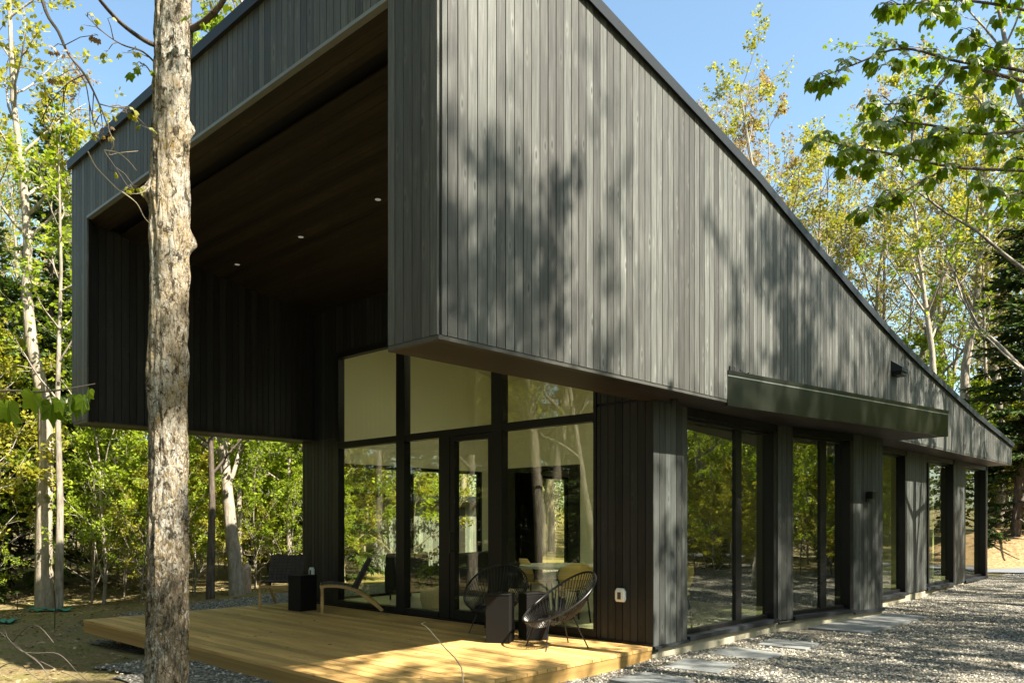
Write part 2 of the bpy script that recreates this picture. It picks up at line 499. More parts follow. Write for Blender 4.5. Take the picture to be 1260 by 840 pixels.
# --- roof and flashing
g = G()
for i in range(len(RX) - 1):
    a, b = RX[i], RX[i + 1]
    za, zb = roofz(a) - .05, roofz(b) - .05
    for y0, y1 in ([(SY, 1.4), (4.1, LY)] if a == 1.41 else [(SY, LY)]):       # opening for the panel added to light the room
        g.hexa([(a, y0, za), (b, y0, zb), (b, y1, zb), (a, y1, za), (a, y0, za + .035), (b, y0, zb + .035), (b, y1, zb + .035), (a, y1, za + .035)])
roof = g.build('roof', MT['roof'], house)
g = G(); za, zb = roofz(1.41) - .04, roofz(3.07) - .04
g.hexa([(1.411, 1.401, za), (3.069, 1.401, zb), (3.069, 4.099, zb), (1.411, 4.099, za), (1.411, 1.401, za + .02), (3.069, 1.401, zb + .02), (3.069, 4.099, zb + .02), (1.411, 4.099, za + .02)])
g.build('added_fill_panel', MT['added_fill_panel'], roof)  # translucent panel added in the unseen roof to brighten the living room
g = G()
for y0, y1 in ((SY - .045, SY + .12), (LY - .12, LY + .045)):
    for i in range(len(RX) - 1):
        a, b = RX[i], RX[i + 1]
        za, zb = roofz(a), roofz(b)
        g.hexa([(a, y0, za - .085), (b, y0, zb - .085), (b, y1, zb - .012), (a, y1, za - .012), (a, y0, za + .03), (b, y0, zb + .03), (b, y1, zb + .03), (a, y1, za + .03)])
g.box(FX - .045, FX - .001, SY - .045, LY + .045, 6.42 - .085, 6.42 + .034)
g.box(BX + .001, BX + .045, SY - .045, LY + .045, roofz(BX) - .085, roofz(BX) + .034)
g.build('roof_flashing', MT['trim'], roof)

# --- portico: inner walls, ceiling, back wall
ceilz = lambda x: OPZ - .168 * (x - FX)
g = G()
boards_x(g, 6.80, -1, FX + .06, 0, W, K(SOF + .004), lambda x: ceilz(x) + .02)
g.build('portico_lining', MT['clad_shaded'], house)
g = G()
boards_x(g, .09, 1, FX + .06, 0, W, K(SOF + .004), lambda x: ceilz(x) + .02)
g.build('portico_lining', MT['clad_shaded'], house)
g = G()
g.box(FX + .06, 0, 6.822, 6.86, SOF + .002, 5.5); g.build('lining_backing', MT['black'], house)
g = G(); g.box(FX + .06, 0, .03, .068, SOF + .002, 5.5)
g.build('lining_backing', MT['black'], house)
g = G()
n = 26
for i in range(n):
    a = FX + .061 + i * .14
    b = min(a + .135, 0)
    if b <= a or 2 <= i <= 2: continue
    g.hexa([(a, .07, ceilz(a)), (b, .07, ceilz(b)), (b, 6.82, ceilz(b)), (a, 6.82, ceilz(a)),
            (a, .07, ceilz(a) + .02), (b, .07, ceilz(b) + .02), (b, 6.82, ceilz(b) + .02), (a, 6.82, ceilz(a) + .02)])
g.build('portico_ceiling', MT['ceil_wood'], house)
g = G()
g.hexa([(FX + .06, .03, 5.55), (0, .03, 4.96), (0, 6.86, 4.96), (FX + .06, 6.86, 5.55), (FX + .06, .03, 5.6), (0, .03, 5.0), (0, 6.86, 5.0), (FX + .06, 6.86, 5.6)])
g.build('ceiling_backing', MT['black'], house)
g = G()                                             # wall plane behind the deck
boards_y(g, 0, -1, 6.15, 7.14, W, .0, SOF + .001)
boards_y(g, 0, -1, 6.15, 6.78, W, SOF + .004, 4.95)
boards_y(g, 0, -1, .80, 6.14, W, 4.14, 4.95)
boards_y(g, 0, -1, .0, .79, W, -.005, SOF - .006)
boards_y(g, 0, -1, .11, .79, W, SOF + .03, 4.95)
g.build('entrance_siding', MT['clad_shaded'], house)
g = G()
g.box(.022, .14, 6.15, 7.14, -.02, 2.75); g.box(.022, .14, 6.15, 6.9, 2.752, 5.2)
g.box(.022, .14, .80, 6.149, 4.14, 5.2); g.box(.022, .14, .15, .79, -.02, 5.2); g.box(.022, .14, .022, .148, -.02, 2.735)
g.build('entrance_wall', MT['black'], house)
g = G()
g.box(-.03, .1, .0, 7.14, -.07, .02)
g.build('entrance_sill', MT['black'], house)

# --- glazed wall: frames and panes
def frame_box(g, y0, y1, z0, z1, x0=-.012, x1=.11): g.box(x0, x1, y0, y1, z0, z1)


g = G()
for y0, y1 in ((6.05, 6.148), (4.353, 4.546), (2.336, 2.531), (.79, .83)): frame_box(g, y0, y1, .022, 4.139)
frame_box(g, .79, 6.148, 4.045, 4.139, -.010, .108)
for a, b in ((4.546, 6.05), (2.531, 4.353), (.83, 2.336)):
    frame_box(g, a + .001, b - .001, 2.575, 2.675, -.008, .106)
for a, b in ((4.546, 6.05), (3.60, 4.353), (.83, 2.336)): frame_box(g, a + .001, b - .001, .022, .10, -.008, .106)
frame_box(g, 3.36, 3.58, .022, 2.574, -.008, .106)
glaz = g.build('glazed_wall', MT['black'], house)
for a, b, z0, z1 in ((4.546, 6.05, .10, 2.575), (4.546, 6.05, 2.675, 4.045), (2.531, 4.353, 2.675, 4.045), (3.58, 4.353, .10, 2.575),
                     (.83, 2.336, .10, 2.575), (.83, 2.336, 2.675, 4.045)):
    g = G(); g.box(.05, .062, a + .002, b - .002, z0 + .002, z1 - .002); g.build('pane', MT['glass_front'], glaz)
g = G()
frame_box(g, 3.26, 3.355, .03, 2.57, .0, .09); frame_box(g, 2.536, 2.60, .03, 2.57, .0, .09)
frame_box(g, 2.60, 3.26, .03, .16, .002, .088); frame_box(g, 2.60, 3.26, 2.50, 2.57, .002, .088)
door = g.build('door', MT['black'], house)
g = G(); g.box(.045, .057, 2.602, 3.258, .162, 2.498); g.build('pane', MT['glass_front'], door)
g = G(); g.box(-.06, -.045, 3.285, 3.315, .95, 1.25); g.box(-.045, .0, 3.29, 3.31, .97, .99); g.box(-.045, .0, 3.29, 3.31, 1.21, 1.23)
g.build('handle', MT['steel_blk'], door)

# --- lower right wall: a straight run, a bay turned outwards, a straight run
S0 = Vector((3.10, 0, 0)); S1 = Vector((5.95, -.475, 0))
SANG = math.atan2(S1.y - S0.y, S1.x - S0.x)
MS = Matrix.Translation(S0) @ Matrix.Rotation(SANG, 4, 'Z')
SL = (S1 - S0).length


def bay_s(px):                                     # where a picture column meets the turned bay
    r = ray(px, HY); d = (S1 - S0).normalized()
    A = np.array([[d.x, -r[0]], [d.y, -r[1]]]); b = np.array([CX - S0.x, CY - S0.y])
    return float(np.linalg.solve(A, b)[0])


I4 = Matrix.Identity(4)
b976, b1050, b1088 = bay_s(976), bay_s(1050), SL
panels = [(0.0, .723, I4), (.02, b976, MS), (b1050, b1088, MS), (8.71, 9.93, I4), (11.98, 12.78, I4), (14.80, 14.885, I4)]
for k, (a, b, M) in enumerate(panels):
    g = G()
    boards_x(g, 0, -1, a, b, .12, K(.0), K(SOF - .004), .02, M)
    if k == 0:
        pass
    pn = g.build('wall_panel', MT['clad_panel'], house)
    g = G()
    g.box(a + .004, b - .004, .022, .16, -.02, SOF - .005, M=M)
    g.build('panel_core', MT['black'], pn)
g = G()                                            # return wall at the end of the bay
e0 = MS @ Vector((SL, .0, 0)); g.box(e0.x - .05, e0.x - .002, e0.y + .03, .16, -.02, SOF - .006)
g.box(5.90, 6.95, .022, .16, -.02, SOF - .006)
g.build('bay_return', MT['black'], house)


def win(a, b, mulls, M, sill=True, lit=None):
    """window opening a..b with mullions; frame + panes, recessed in the wall"""
    g = G()
    y0, y1 = .10, .17
    g.box(a, a + .05, y0, y1, .04, 2.63, M=M); g.box(b - .09, b, .0, y1 - .002, .04, 2.63, M=M)
    g.box(a, b - .0, .012, y1 + .003, 2.632, SOF - .006, M=M)
    g.box(a + .051, b - .091, y0 - .01, y1 - .01, 2.60, 2.63, M=M)
    g.box(a + .051, b - .091, y0 - .01, y1 - .01, .04, .09, M=M)
    for m0, m1 in mulls: g.box(m0, m1, y0 + .002, y1 - .004, .092, 2.598, M=M)
    f = g.build('window', MT['black'], house)
    g = G(); g.box(a - .0, b, -.035, .20, -.02, .037, M=M); g.build('sill', MT['trim'], f)
    ed = [a + .05] + [q for m in mulls for q in m] + [b - .09]
    for i in range(0, len(ed), 2):
        g = G(); g.box(ed[i] + .002, ed[i + 1] - .002, .128, .14, .092, 2.598, M=M); g.build('pane', MT['glass_side'], f)
    return f


win(.727, 3.09, [(2.10, 2.26)], I4)
win(b976 + .004, b1050 - .004, [(b976 + .86, b976 + 1.02)], MS)
win(6.95, 8.705, [(7.5, 7.6)], I4)
win(9.935, 11.975, [(10.42, 10.50)], I4)
win(12.785, 14.79, [(13.2, 13.28)], I4)
g = G()                                            # foundation
g.box(.0, 3.1, .02, .2, -.45, -.022); g.box(0, SL, .02, .2, -.45, -.022, M=MS); g.box(5.9, BX - .02, .022, .2, -.45, -.023)
g.box(.02, .2, .201, 7.14, -.45, -.03); g.box(.2, BX - .02, 6.98, 7.13, -.45, -.03); g.box(BX - .2, BX - .022, .201, 6.97, -.45, -.03)
g.build('foundation', MT['concrete'], house)
g = G()                                            # base trim under the cladding
g.box(-.004, .72, -.028, -.002, -.03, -.002); g.build('base_trim', MT['trim'], house)
g = G(); g.box(.02, b976, -.03, -.002, -.05, -.022, M=MS); g.build('base_trim', MT['trim'], house)
g = G(); g.box(b1050, SL, -.03, -.002, -.05, -.002, M=MS)
g.build('base_trim', MT['trim'], house)

# --- canopy over the bay
CA = Vector((.717, SY - .004, 0)); CANG = R(-9.1)
MC = Matrix.Translation(CA) @ Matrix.Rotation(CANG, 4, 'Z')
CL = 5.46
g = G()
ce = MC @ Vector((CL, 0, 0))
rx = ce.x + .10                                     # where the end face meets the house
P = lambda v, z: (v[0], v[1], z)
c0, c1, c2 = MC @ Vector((0, 0, 0)), ce, MC @ Vector((CL, .03, 0))
ni = MC @ Vector((0.22, .03, 0))
# fascia sheet
g.box(.0, CL, .0, .028, 2.70, 3.035, M=MC)
g.box(.0, CL, -.012, .03, 3.05, 3.10, M=MC)
# end face back to the wall
M2 = Matrix.Translation(ce) @ Matrix.Rotation(CANG, 4, 'Z')
g.box(-.028, 0, .03, .92, 2.702, 3.098, M=M2)
can = g.build('canopy', MT['canopy'], house)
g = G()
g.box(0, CL, -.006, .028, 3.036, 3.049, M=MC); g.build('flashing', MT['flash'], can)
g = G()
q = [MC @ Vector(v) for v in ((.18, .03, 0), (CL - .03, .03, 0), (CL - .03, .88, 0))]
q.append(Vector((q[0].x, SY - .001, 0)))
q[2].y = SY - .001
g.hexa([P(v, 3.06) for v in q] + [P(v, 3.085) for v in q]); g.build('canopy_top', MT['roof'], can)
g = G()
for k in range(34):                                 # torn membrane edge against the siding
    a = .75 + k * .05
    g.box(a, a + .045, SY - .02, SY - .002, 3.085, 3.12 + rnd.uniform(-.02, .02) + .05 * max(0, 1 - k / 6))
g.build('membrane_edge', MT['roof'], can)
g = G()
q = [MC @ Vector((.15, .029, 0)), MC @ Vector((CL - .029, .029, 0)), MC @ Vector((CL - .029, .9, 0))]
q[2].y = SY + .003
q.append(Vector((q[0].x, SY + .003, 0)))
g.hexa([P(v, 2.706) for v in q] + [P(v, 2.72) for v in q]); g.build('canopy_soffit', MT['soffit'], can)

# --- rear and left lower walls with openings, slabs, inner lining
g = G()
for x0, x1, z0, z1 in ((.142, .6, -.02, 2.74), (.6, 4.2, 2.42, 2.74), (4.2, 6.1, -.02, 2.74), (6.1, 7.1, 2.42, 2.74), (7.1, 8.5, -.02, 2.74), (8.5, 10.4, 2.3, 2.74), (8.5, 10.4, -.02, .9),
                       (10.4, 12, -.02, 2.74), (12, 13.6, 2.3, 2.74), (12, 13.6, -.02, .9), (13.6, BX - .03, -.02, 2.74)):
    g.box(x0, x1, 6.99, 7.14, z0, z1)
g.box(BX - .17, BX - .03, .17, 6.989, -.02, 2.74)
g.build('rear_wall', MT['clad_panel'], house)
for x0, x1, z0, z1, ms in ((.6, 4.2, -.02, 2.42, (2.35,)), (6.1, 7.1, -.02, 2.42, ()), (8.5, 10.4, .9, 2.3, (9.4,)), (12, 13.6, .9, 2.3, (12.8,))):
    g = G()
    for a, b in ((x0, x0 + .06), (x1 - .06, x1)) + tuple((m - .04, m + .04) for m in ms): g.box(a, b, 7.03, 7.10, z0, z1)
    g.box(x0 + .061, x1 - .061, 7.032, 7.098, z0, z0 + .06); g.box(x0 + .061, x1 - .061, 7.032, 7.098, z1 - .06, z1)
    f = g.build('window', MT['black'], house)
    g = G(); g.box(x0 + .062, x1 - .062, 7.06, 7.068, z0 + .062, z1 - .062); g.build('pane', MT['glass_front'], f)
g = G()
g.box(.142, BX - .18, .18, 6.98, -.03, .0); g.build('interior_floor', MT['int_floor'], house)
g = G()
lw = lambda x0, x1, z0, z1: g.box(x0, x1, 6.955, 6.985, z0, z1)
for x0, x1, z0, z1 in ((.145, .6, 0, 5.4), (.6, 4.2, 2.42, 5.4), (4.2, 6.1, 0, 4.6), (6.1, 7.1, 2.42, 4.4), (7.1, 8.5, 0, 4.2), (8.5, 10.4, 2.3, 4.0), (8.5, 10.4, 0, .9), (10.4, 12, 0, 3.7), (12, 13.6, 2.3, 3.5), (12, 13.6, 0, .9), (13.6, 14.7, 0, 3.3)):
    lw(x0, x1, z0, z1)
g.box(.145, 14.7, .165, .20, 2.66, 3.2); g.box(.145, 6.0, .165, .20, 3.2, 4.6)                      # right wall above windows
g.box(.145, .18, .21, .78, 0, 5.0); g.box(.145, .18, 6.16, 6.95, 0, 5.3); g.box(.145, .18, .79, 6.15, 4.15, 5.3)
g.box(4.75, 4.87, 3.0, 5.05, 0, 4.9); g.box(4.75, 4.87, 6.5, 6.954, 0, 4.9); g.box(4.75, 4.87, 5.05, 6.5, 2.4, 4.9)   # room back wall with a passage
g.box(7.41, 14.7, 3.4, 3.5, 0, 3.8); g.box(11.1, 11.2, .21, 3.39, 0, 3.6)
g.build('interior_wall', MT['cream'], house)
g = G()
for i in range(2, len(RX) - 1):
    a, b = max(RX[i], .182), min(RX[i + 1], 14.7)
    za, zb = roofz(a) - .42, roofz(b) - .42
    for y0, y1 in ([(.202, 1.4), (4.1, 6.954)] if a == 1.41 else [(.202, 6.954)]):
        g.hexa([(a, y0, za), (b, y0, zb), (b, y1, zb), (a, y1, za), (a, y0, za + .03), (b, y0, zb + .03), (b, y1, zb + .03), (a, y1, za + .03)])
g.build('interior_ceiling', MT['cream_ceil'], house)
g = G(); g.box(4.75, 4.87, .21, 2.998, 0, 4.9); g.build('partition', MT['int_dimmed'], house)
g = G(); g.box(7.3, 7.4, .21, 6.954, 0, 4.3); g.build('partition', MT['int_dimmed'], house)
g = G()                                             # black millwork round the passage
g.box(4.70, 4.90, 4.80, 5.05, 0, 2.5); g.box(4.70, 4.90, 6.5, 6.75, 0, 2.5); g.box(4.70, 4.90, 5.051, 6.499, 2.4, 2.5)
g.box(7.28, 7.299, 3.0, 6.95, 0, 2.6); g.box(4.88, 6.05, 6.93, 6.953, 0, 2.5)
g.build('millwork', MT['int_black'], house)
g = G()
g.box(9.99, 10.41, .20, .215, .75, 2.59); g.build('roller_blind', MT['blind'], house)
g = G(); g.box(12.84, 13.19, .20, .215, .75, 2.59); g.build('roller_blind', MT['blind'], house)
# ------------------------------------------------------------------ DECK, FIXTURES, FURNITURE
deck = thing('deck', 'low golden pine deck in front of the glazed entrance', 'deck')
g = G()
DX0, DY0, DY1 = -3.49, .0, 7.18
for i in range(25):
    a = DX0 + i * .14 - (.0 if i else .006)
    b = DX0 + i * .14 + .1328
    b = min(b, -.034)
    cuts = [DY0 - .008] + ([rnd.uniform(2.2, 5.0)] if i % 2 else [rnd.uniform(1.5, 2.4), rnd.uniform(4.8, 6)]) + [DY1 + .008]
    for c, d in zip(cuts[:-1], cuts[1:]):
        z = rnd.uniform(-.0012, .0012)
        g.box(a, b, c + .001, d - .001, -.034 + z, z)
g.build('deck_boards', MT['deck'], deck)
g = G()
g.box(DX0, DX0 + .038, DY0 + .04, DY1 - .04, -.175, -.036); g.box(DX0, -.036, DY0, DY0 + .038, -.175, -.036); g.box(DX0, -.036, DY1 - .038, DY1, -.175, -.036)
g.build('rim_board', MT['rim'], deck)
for x in (-3.1, -1.75, -.4):
    for y in (.35, 2.5, 4.7, 6.8):
        g = G(); g.box(x - .07, x + .07, y - .07, y + .07, -.6, -.18); g.build('post', MT['rim'], deck)
g = G()
for k in range(12): g.box(DX0 + .05, -.05, .25 + k * .6, .29 + k * .6, -.17, -.038)
g.build('joist', MT['rim'], deck)

# paving stones
SLABS = [((5.0, -.62), 2.6, .80, -.03, 'widest grey paving slab in the gravel by the side entrance', .04),
         ((2.08, -.62), .60, .62, .10, 'grey paving stone next to the widest slab in the gravel row', .0),
         ((1.05, -.57), .62, .68, -.08, 'third grey paving stone from the widest slab, partly sunlit', .0),
         ((.02, -.58), .62, .62, .12, 'grey paving stone in the gravel just past the corner of the house', .0),
         ((-.98, -.62), .62, .60, -.05, 'grey paving stone beside the right edge of the deck, nearest of the row', .0)]
for (x, y), lx, ly, rz, lab, dz in SLABS:
    if lx > 1:
        root = thing('paving_slab', lab, 'paving', (x, y, -.165), rz, 'paving stones in the gravel')
        for i in range(3):
            for j in range(1):
                g = G(); g.box(-lx / 2 + i * lx / 3 + .004, -lx / 2 + (i + 1) * lx / 3 - .004, -ly / 2, ly / 2, 0, .035 + .003 * i)
                g.build('flagstone', MT['slab'], root, bevel=.006)
    else:
        g = G()
        pts = [(-lx / 2, -ly / 2), (lx / 2, -ly / 2 + .02), (lx / 2 - .02, ly / 2), (-lx / 2 + .015, ly / 2 - .015)]
        g.hexa([(*q, -.02) for q in pts] + [(*q, .022) for q in pts])
        o = g.build('paving_stone', MT['slab'], None, bevel=.006)
        o.location = (x, y, -.155); o.rotation_euler = (rnd.uniform(-.015, .015), rnd.uniform(-.015, .015), rz)
        tag(o, lab, 'paving', 'paving stones in the gravel')

# recessed lights in the portico ceiling
for (x, y, lab) in ((-1.74, 4.38, 'small round recessed downlight, middle one of the three in the dark porch ceiling'),
                    (-1.76, 6.07, 'small round recessed downlight deepest in the porch, behind the thick trunk'),
                    (-1.78, 2.65, 'small round recessed downlight nearest the right leg of the porch')):
    z = ceilz(x)
    r_ = thing('ceiling_light', lab, 'light', (x, y, z), 0, 'recessed porch lights')
    g = G(); g.tube([(0, 0, -.006), (0, 0, .012)], .052, 20); g.build('trim_ring', MT['trim'], r_)
    g = G(); g.tube([(0, 0, -.009), (0, 0, -.007)], .036, 20); g.build('lens', MT['lamp'], r_)

# outdoor outlets
for (loc, lab) in (((-.001, 6.81, .52), 'small white outlet cover at the foot of the far porch column'),
                   ((-.001, .428, .54), 'white outlet cover on the dark panel right of the glazing')):
    r_ = thing('outlet_cover', lab, 'outlet', loc, 0, 'outdoor outlets')
    g = G(); v = [(-.0, .055, -.07), (0, .07, -.04), (0, .07, .05), (0, .045, .085), (0, -.045, .085), (0, -.07, .05), (0, -.07, -.04), (0, -.055, -.07)]
    g.ring_loft([[(x - .012, y, z) for x, y, z in v], [(x - .035, y, z) for x, y, z in v], [(x - .05, y * .75, z * .75) for x, y, z in v], [(x - .05, 0, 0) for x, y, z in v]])
    g.build('cover', MT['white'], r_)
    g = G(); g.box(-.056, -.05, -.022, .022, -.04, .04); g.build('socket', MT['drip'], r_)

# wall lamp, vent hood, camera
wl = MS @ Vector(((bay_s(1067)), -.001, 1.77))
r_ = thing('wall_lamp', 'small black box lamp on the cladding beside the side entrance', 'lamp', wl, SANG)
g = G(); g.box(-.05, .05, -.022, 0, -.08, .08); g.build('back_plate', MT['steel_blk'], r_)
g = G(); g.box(-.055, .055, -.12, -.023, -.03, .085); g.build('shade', MT['steel_blk'], r_, bevel=.004)
r_ = thing('vent_hood', 'black metal vent hood high on the long side wall', 'vent', (6.35, SY - .001, 3.86))
g = G(); y = -.17
g.hexa([(-.16, y, -.03), (.16, y, -.03), (.16, 0, -.03), (-.16, 0, -.03), (-.16, y, .03), (.16, y, .03), (.16, 0, .15), (-.16, 0, .15)]); g.build('hood', MT['trim'], r_)
g = G(); g.box(-.13, .13, -.15, -.01, -.09, -.031); g.build('damper', MT['black'], r_)
r_ = thing('security_camera', 'small black dome camera under the soffit above the wall corner', 'camera', (.10, -.2, SOF))
g = G(); g.tube([(0, 0, -.035), (0, 0, 0)], .045, 16); g.build('mount', MT['steel_blk'], r_)
g = G(); g.ring_loft([[(math.cos(k * .3927) * rr, math.sin(k * .3927) * rr, zz) for k in range(16)] for rr, zz in ((.04, -.034), (.038, -.055), (.025, -.072), (.002, -.08))]); g.build('dome', MT['black'], r_, True)


# side blocks
def plinth(x, y, rz, w, h, lab):
    r_ = thing('side_table', lab, 'table', (x, y, .001), rz, 'black block side tables on the deck')
    g = G(); g.box(-w / 2, w / 2, -w / 2, w / 2, 0, h - .022); g.build('block', MT['plinth'], r_, bevel=.006)
    g = G(); g.box(-w / 2 - .003, w / 2 + .003, -w / 2 - .003, w / 2 + .003, h - .018, h); g.build('table_top', MT['plinth'], r_, bevel=.005)


plinth(-.90, 1.50, R(31), .28, .56, 'black block side table in front of the left round cord chair')
plinth(-.48, 1.36, R(-27), .28, .55, 'black block side table half hidden behind the near round cord chair')
plinth(-.72, 5.98, R(6), .31, .55, 'black block side table between the two webbed lounge chairs')


# round cord chairs
RIMZ = .53


def cord_chair(loc, rz, lab):
    r_ = thing('cord_chair', lab, 'chair', loc, rz, 'round black cord chairs')
    # local +x is the front
    th = np.linspace(0, 2 * np.pi, 61)[:-1]
    tilt = R(33)
    rim = []
    for a in th:
        u, v = .48 * math.cos(a), .40 * math.sin(a) * (1 - .12 * math.cos(a))
        bow = .05 * math.cos(2 * a)
        rim.append((u * math.cos(tilt) - .02, v, RIMZ - u * math.sin(tilt) + bow * .5))
    rim.append(rim[0])
    g = G(); g.tube(rim, .013, 8, cap=False); g.build('rim', MT['steel_blk'], r_, True)
    lo = [(.02 + .20 * math.cos(a), .17 * math.sin(a), .30 - .02 * math.cos(a)) for a in th]
    g = G(); g.tube(lo + [lo[0]], .007, 6, cap=False); g.build('base_ring', MT['steel_blk'], r_, True)
    g = G()
    for i in range(60):
        a = th[i]
        p, q = Vector(rim[i]), Vector(lo[i])
        c = Vector((.0 + .05 * math.cos(a), .04 * math.sin(a), .285))
        m1 = p.lerp(q, .55) + Vector((0, 0, -.055))
        pts = [p, p.lerp(m1, .5) + Vector((0, 0, -.015)), m1, q + Vector((0, 0, .012)), c]
        g.tube(pts, .0058, 4, cap=False)
    g.build('cords', MT['cord'], r_)
    for (a, b) in (((.17, .14, .30), (.26, .24, 0)), ((.17, -.14, .30), (.26, -.24, 0)), ((-.15, .13, .31), (-.27, .23, 0)), ((-.15, -.13, .31), (-.27, -.23, 0))):
        g = G(); g.tube([b, a, tuple(Vector(a) + (Vector(a) - Vector(b)) * .22)], .008, 8); g.build('leg', MT['steel_blk'], r_)
    return r_


# view-right is (SU,-CU) in plan
cord_chair((-.75, .77, .001), math.atan2(.37, -.92), 'round black cord chair nearest the house corner, turned side on')
cord_chair((-.36, 2.13, .001), R(205), 'round black cord chair behind the front block table, facing the viewer')


# webbed lounge chairs
def lounge(loc, rz, lab):
    r_ = thing('lounge_chair', lab, 'chair', loc, rz, 'webbed lounge chairs')
    # local +x is the front
    for s in (-1, 1):
        y = s * .27
        g = G()
        pts = [(.40, .395), (.30, .415), (.15, .41), (0, .385), (-.12, .34), (-.26, .25), (-.42, .12), (-.56, .0)]
        P_ = []
        for k in range(len(pts) - 1):
            for q in range(3):
                f_ = q / 3
                P_.append((pts[k][0] * (1 - f_) + pts[k + 1][0] * f_, y, pts[k][1] * (1 - f_) + pts[k + 1][1] * f_))
        P_.append((pts[-1][0], y, 0))
        for k in range(len(P_) - 1): g.bar(P_[k], P_[k + 1], .032, .05)
        g.build('side_rail', MT['bentwood'], r_)
        g = G(); g.bar((.37, y, 0), (.37, y, .385), .034, .04); g.build('leg', MT['bentwood'], r_)
    g = G(); g.box(.355, .39, -.25, .25, .33, .37); g.build('cross_rail', MT['bentwood'], r_)
    g = G(); g.box(-.30, -.27, -.25, .25, .2, .235); g.build('cross_rail', MT['bentwood'], r_)
    g = G()
    for k in range(8):                              # seat straps across and along
        x = .36 - k * .062
        z = float(np.interp(x, [-.12, 0, .15, .3, .4], [.345, .39, .416, .42, .402])) + .012
        g.box(x - .026, x + .026, -.29, .29, z, z + .006)
    for k in range(7):
        y = -.24 + k * .08
        for a, b, za, zb in ((.38, .15, .42, .431), (.15, -.1, .431, .37)):
            g.bar((a, y, za + .006), (b, y, zb + .006), .05, .005)
    g.build('seat', MT['web'], r_)
    B0, B1 = Vector((-.12, 0, .36)), Vector((-.36, 0, .81))
    for s in (-1, 1):
        g = G(); y = s * .245
        g.bar(B0 + Vector((0, y, -.06)), B1 + Vector((0, y, 0)), .03, .03); g.build('back_post', MT['web'], r_)
    d = (B1 - B0)
    nrm = Vector((d.z, 0, -d.x)).normalized()
    g = G()
    for k in range(9):
        c = B0 + d * (.06 + k * .108) + nrm * .02
        g.bar(c + Vector((0, -.285, 0)), c + Vector((0, .285, 0)), .005, .052)
    for k in range(8):
        y = -.25 + k * .0715
        g.bar(B0 + d * .02 + nrm * .026 + Vector((0, y, 0)), B1 + nrm * .026 + Vector((0, y, 0)), .055, .005)
    g.build('backrest', MT['web'], r_)
    return r_


lounge((-.30, 5.40, .001), R(146), 'webbed lounge chair with pale bentwood sides standing against the glass')
lounge((-.62, 6.72, .001), R(225), 'webbed lounge chair beside the far column, its open-weave back upright')

# ---- inside the house
r_ = thing('dining_table', 'pale round dining table seen through the right pane', 'table', tuple(at_depth(690, 640, 11.9).xy) + (0,))
g = G(); g.cyl(0, 0, .70, .735, .62, k=40); g.build('table_top', MT['white'], r_)
g = G(); g.tube([(0, 0, 0), (0, 0, .02), (0, 0, .05), (0, 0, .69)], [.3, .3, .05, .04], 20); g.build('pedestal', MT['steel_blk'], r_)


def shell_chair(loc, rz, lab):
    r_ = thing('dining_chair', lab, 'chair', loc, rz, 'bentwood dining chairs inside')
    g = G(); rings = []
    for k in range(12):
        t_ = k / 11
        w = .03 + .23 * math.sqrt(max(0, 1 - ((t_ - .56) / .5) ** 2)) if t_ < .9 else .03 + .23 * math.sqrt(max(0.02, 1 - ((t_ - .56) / .45) ** 2))
        z = .44 + t_ * .38; x = -.2 - t_ * .10
        rings.append([(x + .10 * (abs(q) ** 2), q * w, z) for q in np.linspace(-1, 1, 9)] + [(x + .10 * (abs(q) ** 2) - .014, q * w, z) for q in np.linspace(1, -1, 9)])
    g.ring_loft(rings); g.build('backrest', MT['ply'], r_, True)
    g = G(); g.tube([(0, 0, .45), (0, 0, .475)], [.235, .24], 24); g.build('seat', MT['ply'], r_)
    for a, b in ((.16, .16), (.16, -.16), (-.16, .16), (-.16, -.16)):
        g = G(); g.tube([(a * 1.25, b * 1.25, 0), (a, b, .45)], .013, 8); g.build('leg', MT['steel_blk'], r_)


shell_chair(tuple(at_depth(703, 640, 11.0).xy) + (0,), R(62), 'light bentwood dining chair with rounded back, right one behind the glass')
shell_chair(tuple(at_depth(663, 640, 12.2).xy) + (0,), R(-35), 'light bentwood dining chair turned sideways, left one behind the glass')
shell_chair((1.35, .62, 0), R(95), 'light bentwood chair peeking out at the edge of the first side window')


def armchair(loc, rz, w, lab, name, cat):
    r_ = thing(name, lab, cat, loc, rz)
    g = G(); g.box(-.40, .40, -w / 2 + .1, w / 2 - .1, .16, .42); g.build('seat', MT['sofa'], r_, bevel=.04)
    g = G(); g.box(-.46, -.28, -w / 2 + .02, w / 2 - .02, .15, .82); g.build('backrest', MT['sofa'], r_, bevel=.05)
    for s in (-1, 1):
        g = G(); g.box(-.45, .42, min(s * (w / 2 - .12), s * w / 2), max(s * (w / 2 - .12), s * w / 2), .12, .6); g.build('armrest', MT['sofa'], r_, bevel=.04)
    for a in (-.36, .34):
        for b in (-w / 2 + .08, w / 2 - .08):
            g = G(); g.cyl(a, b, 0, .13, .015, .02, 8); g.build('leg', MT['steel_blk'], r_)


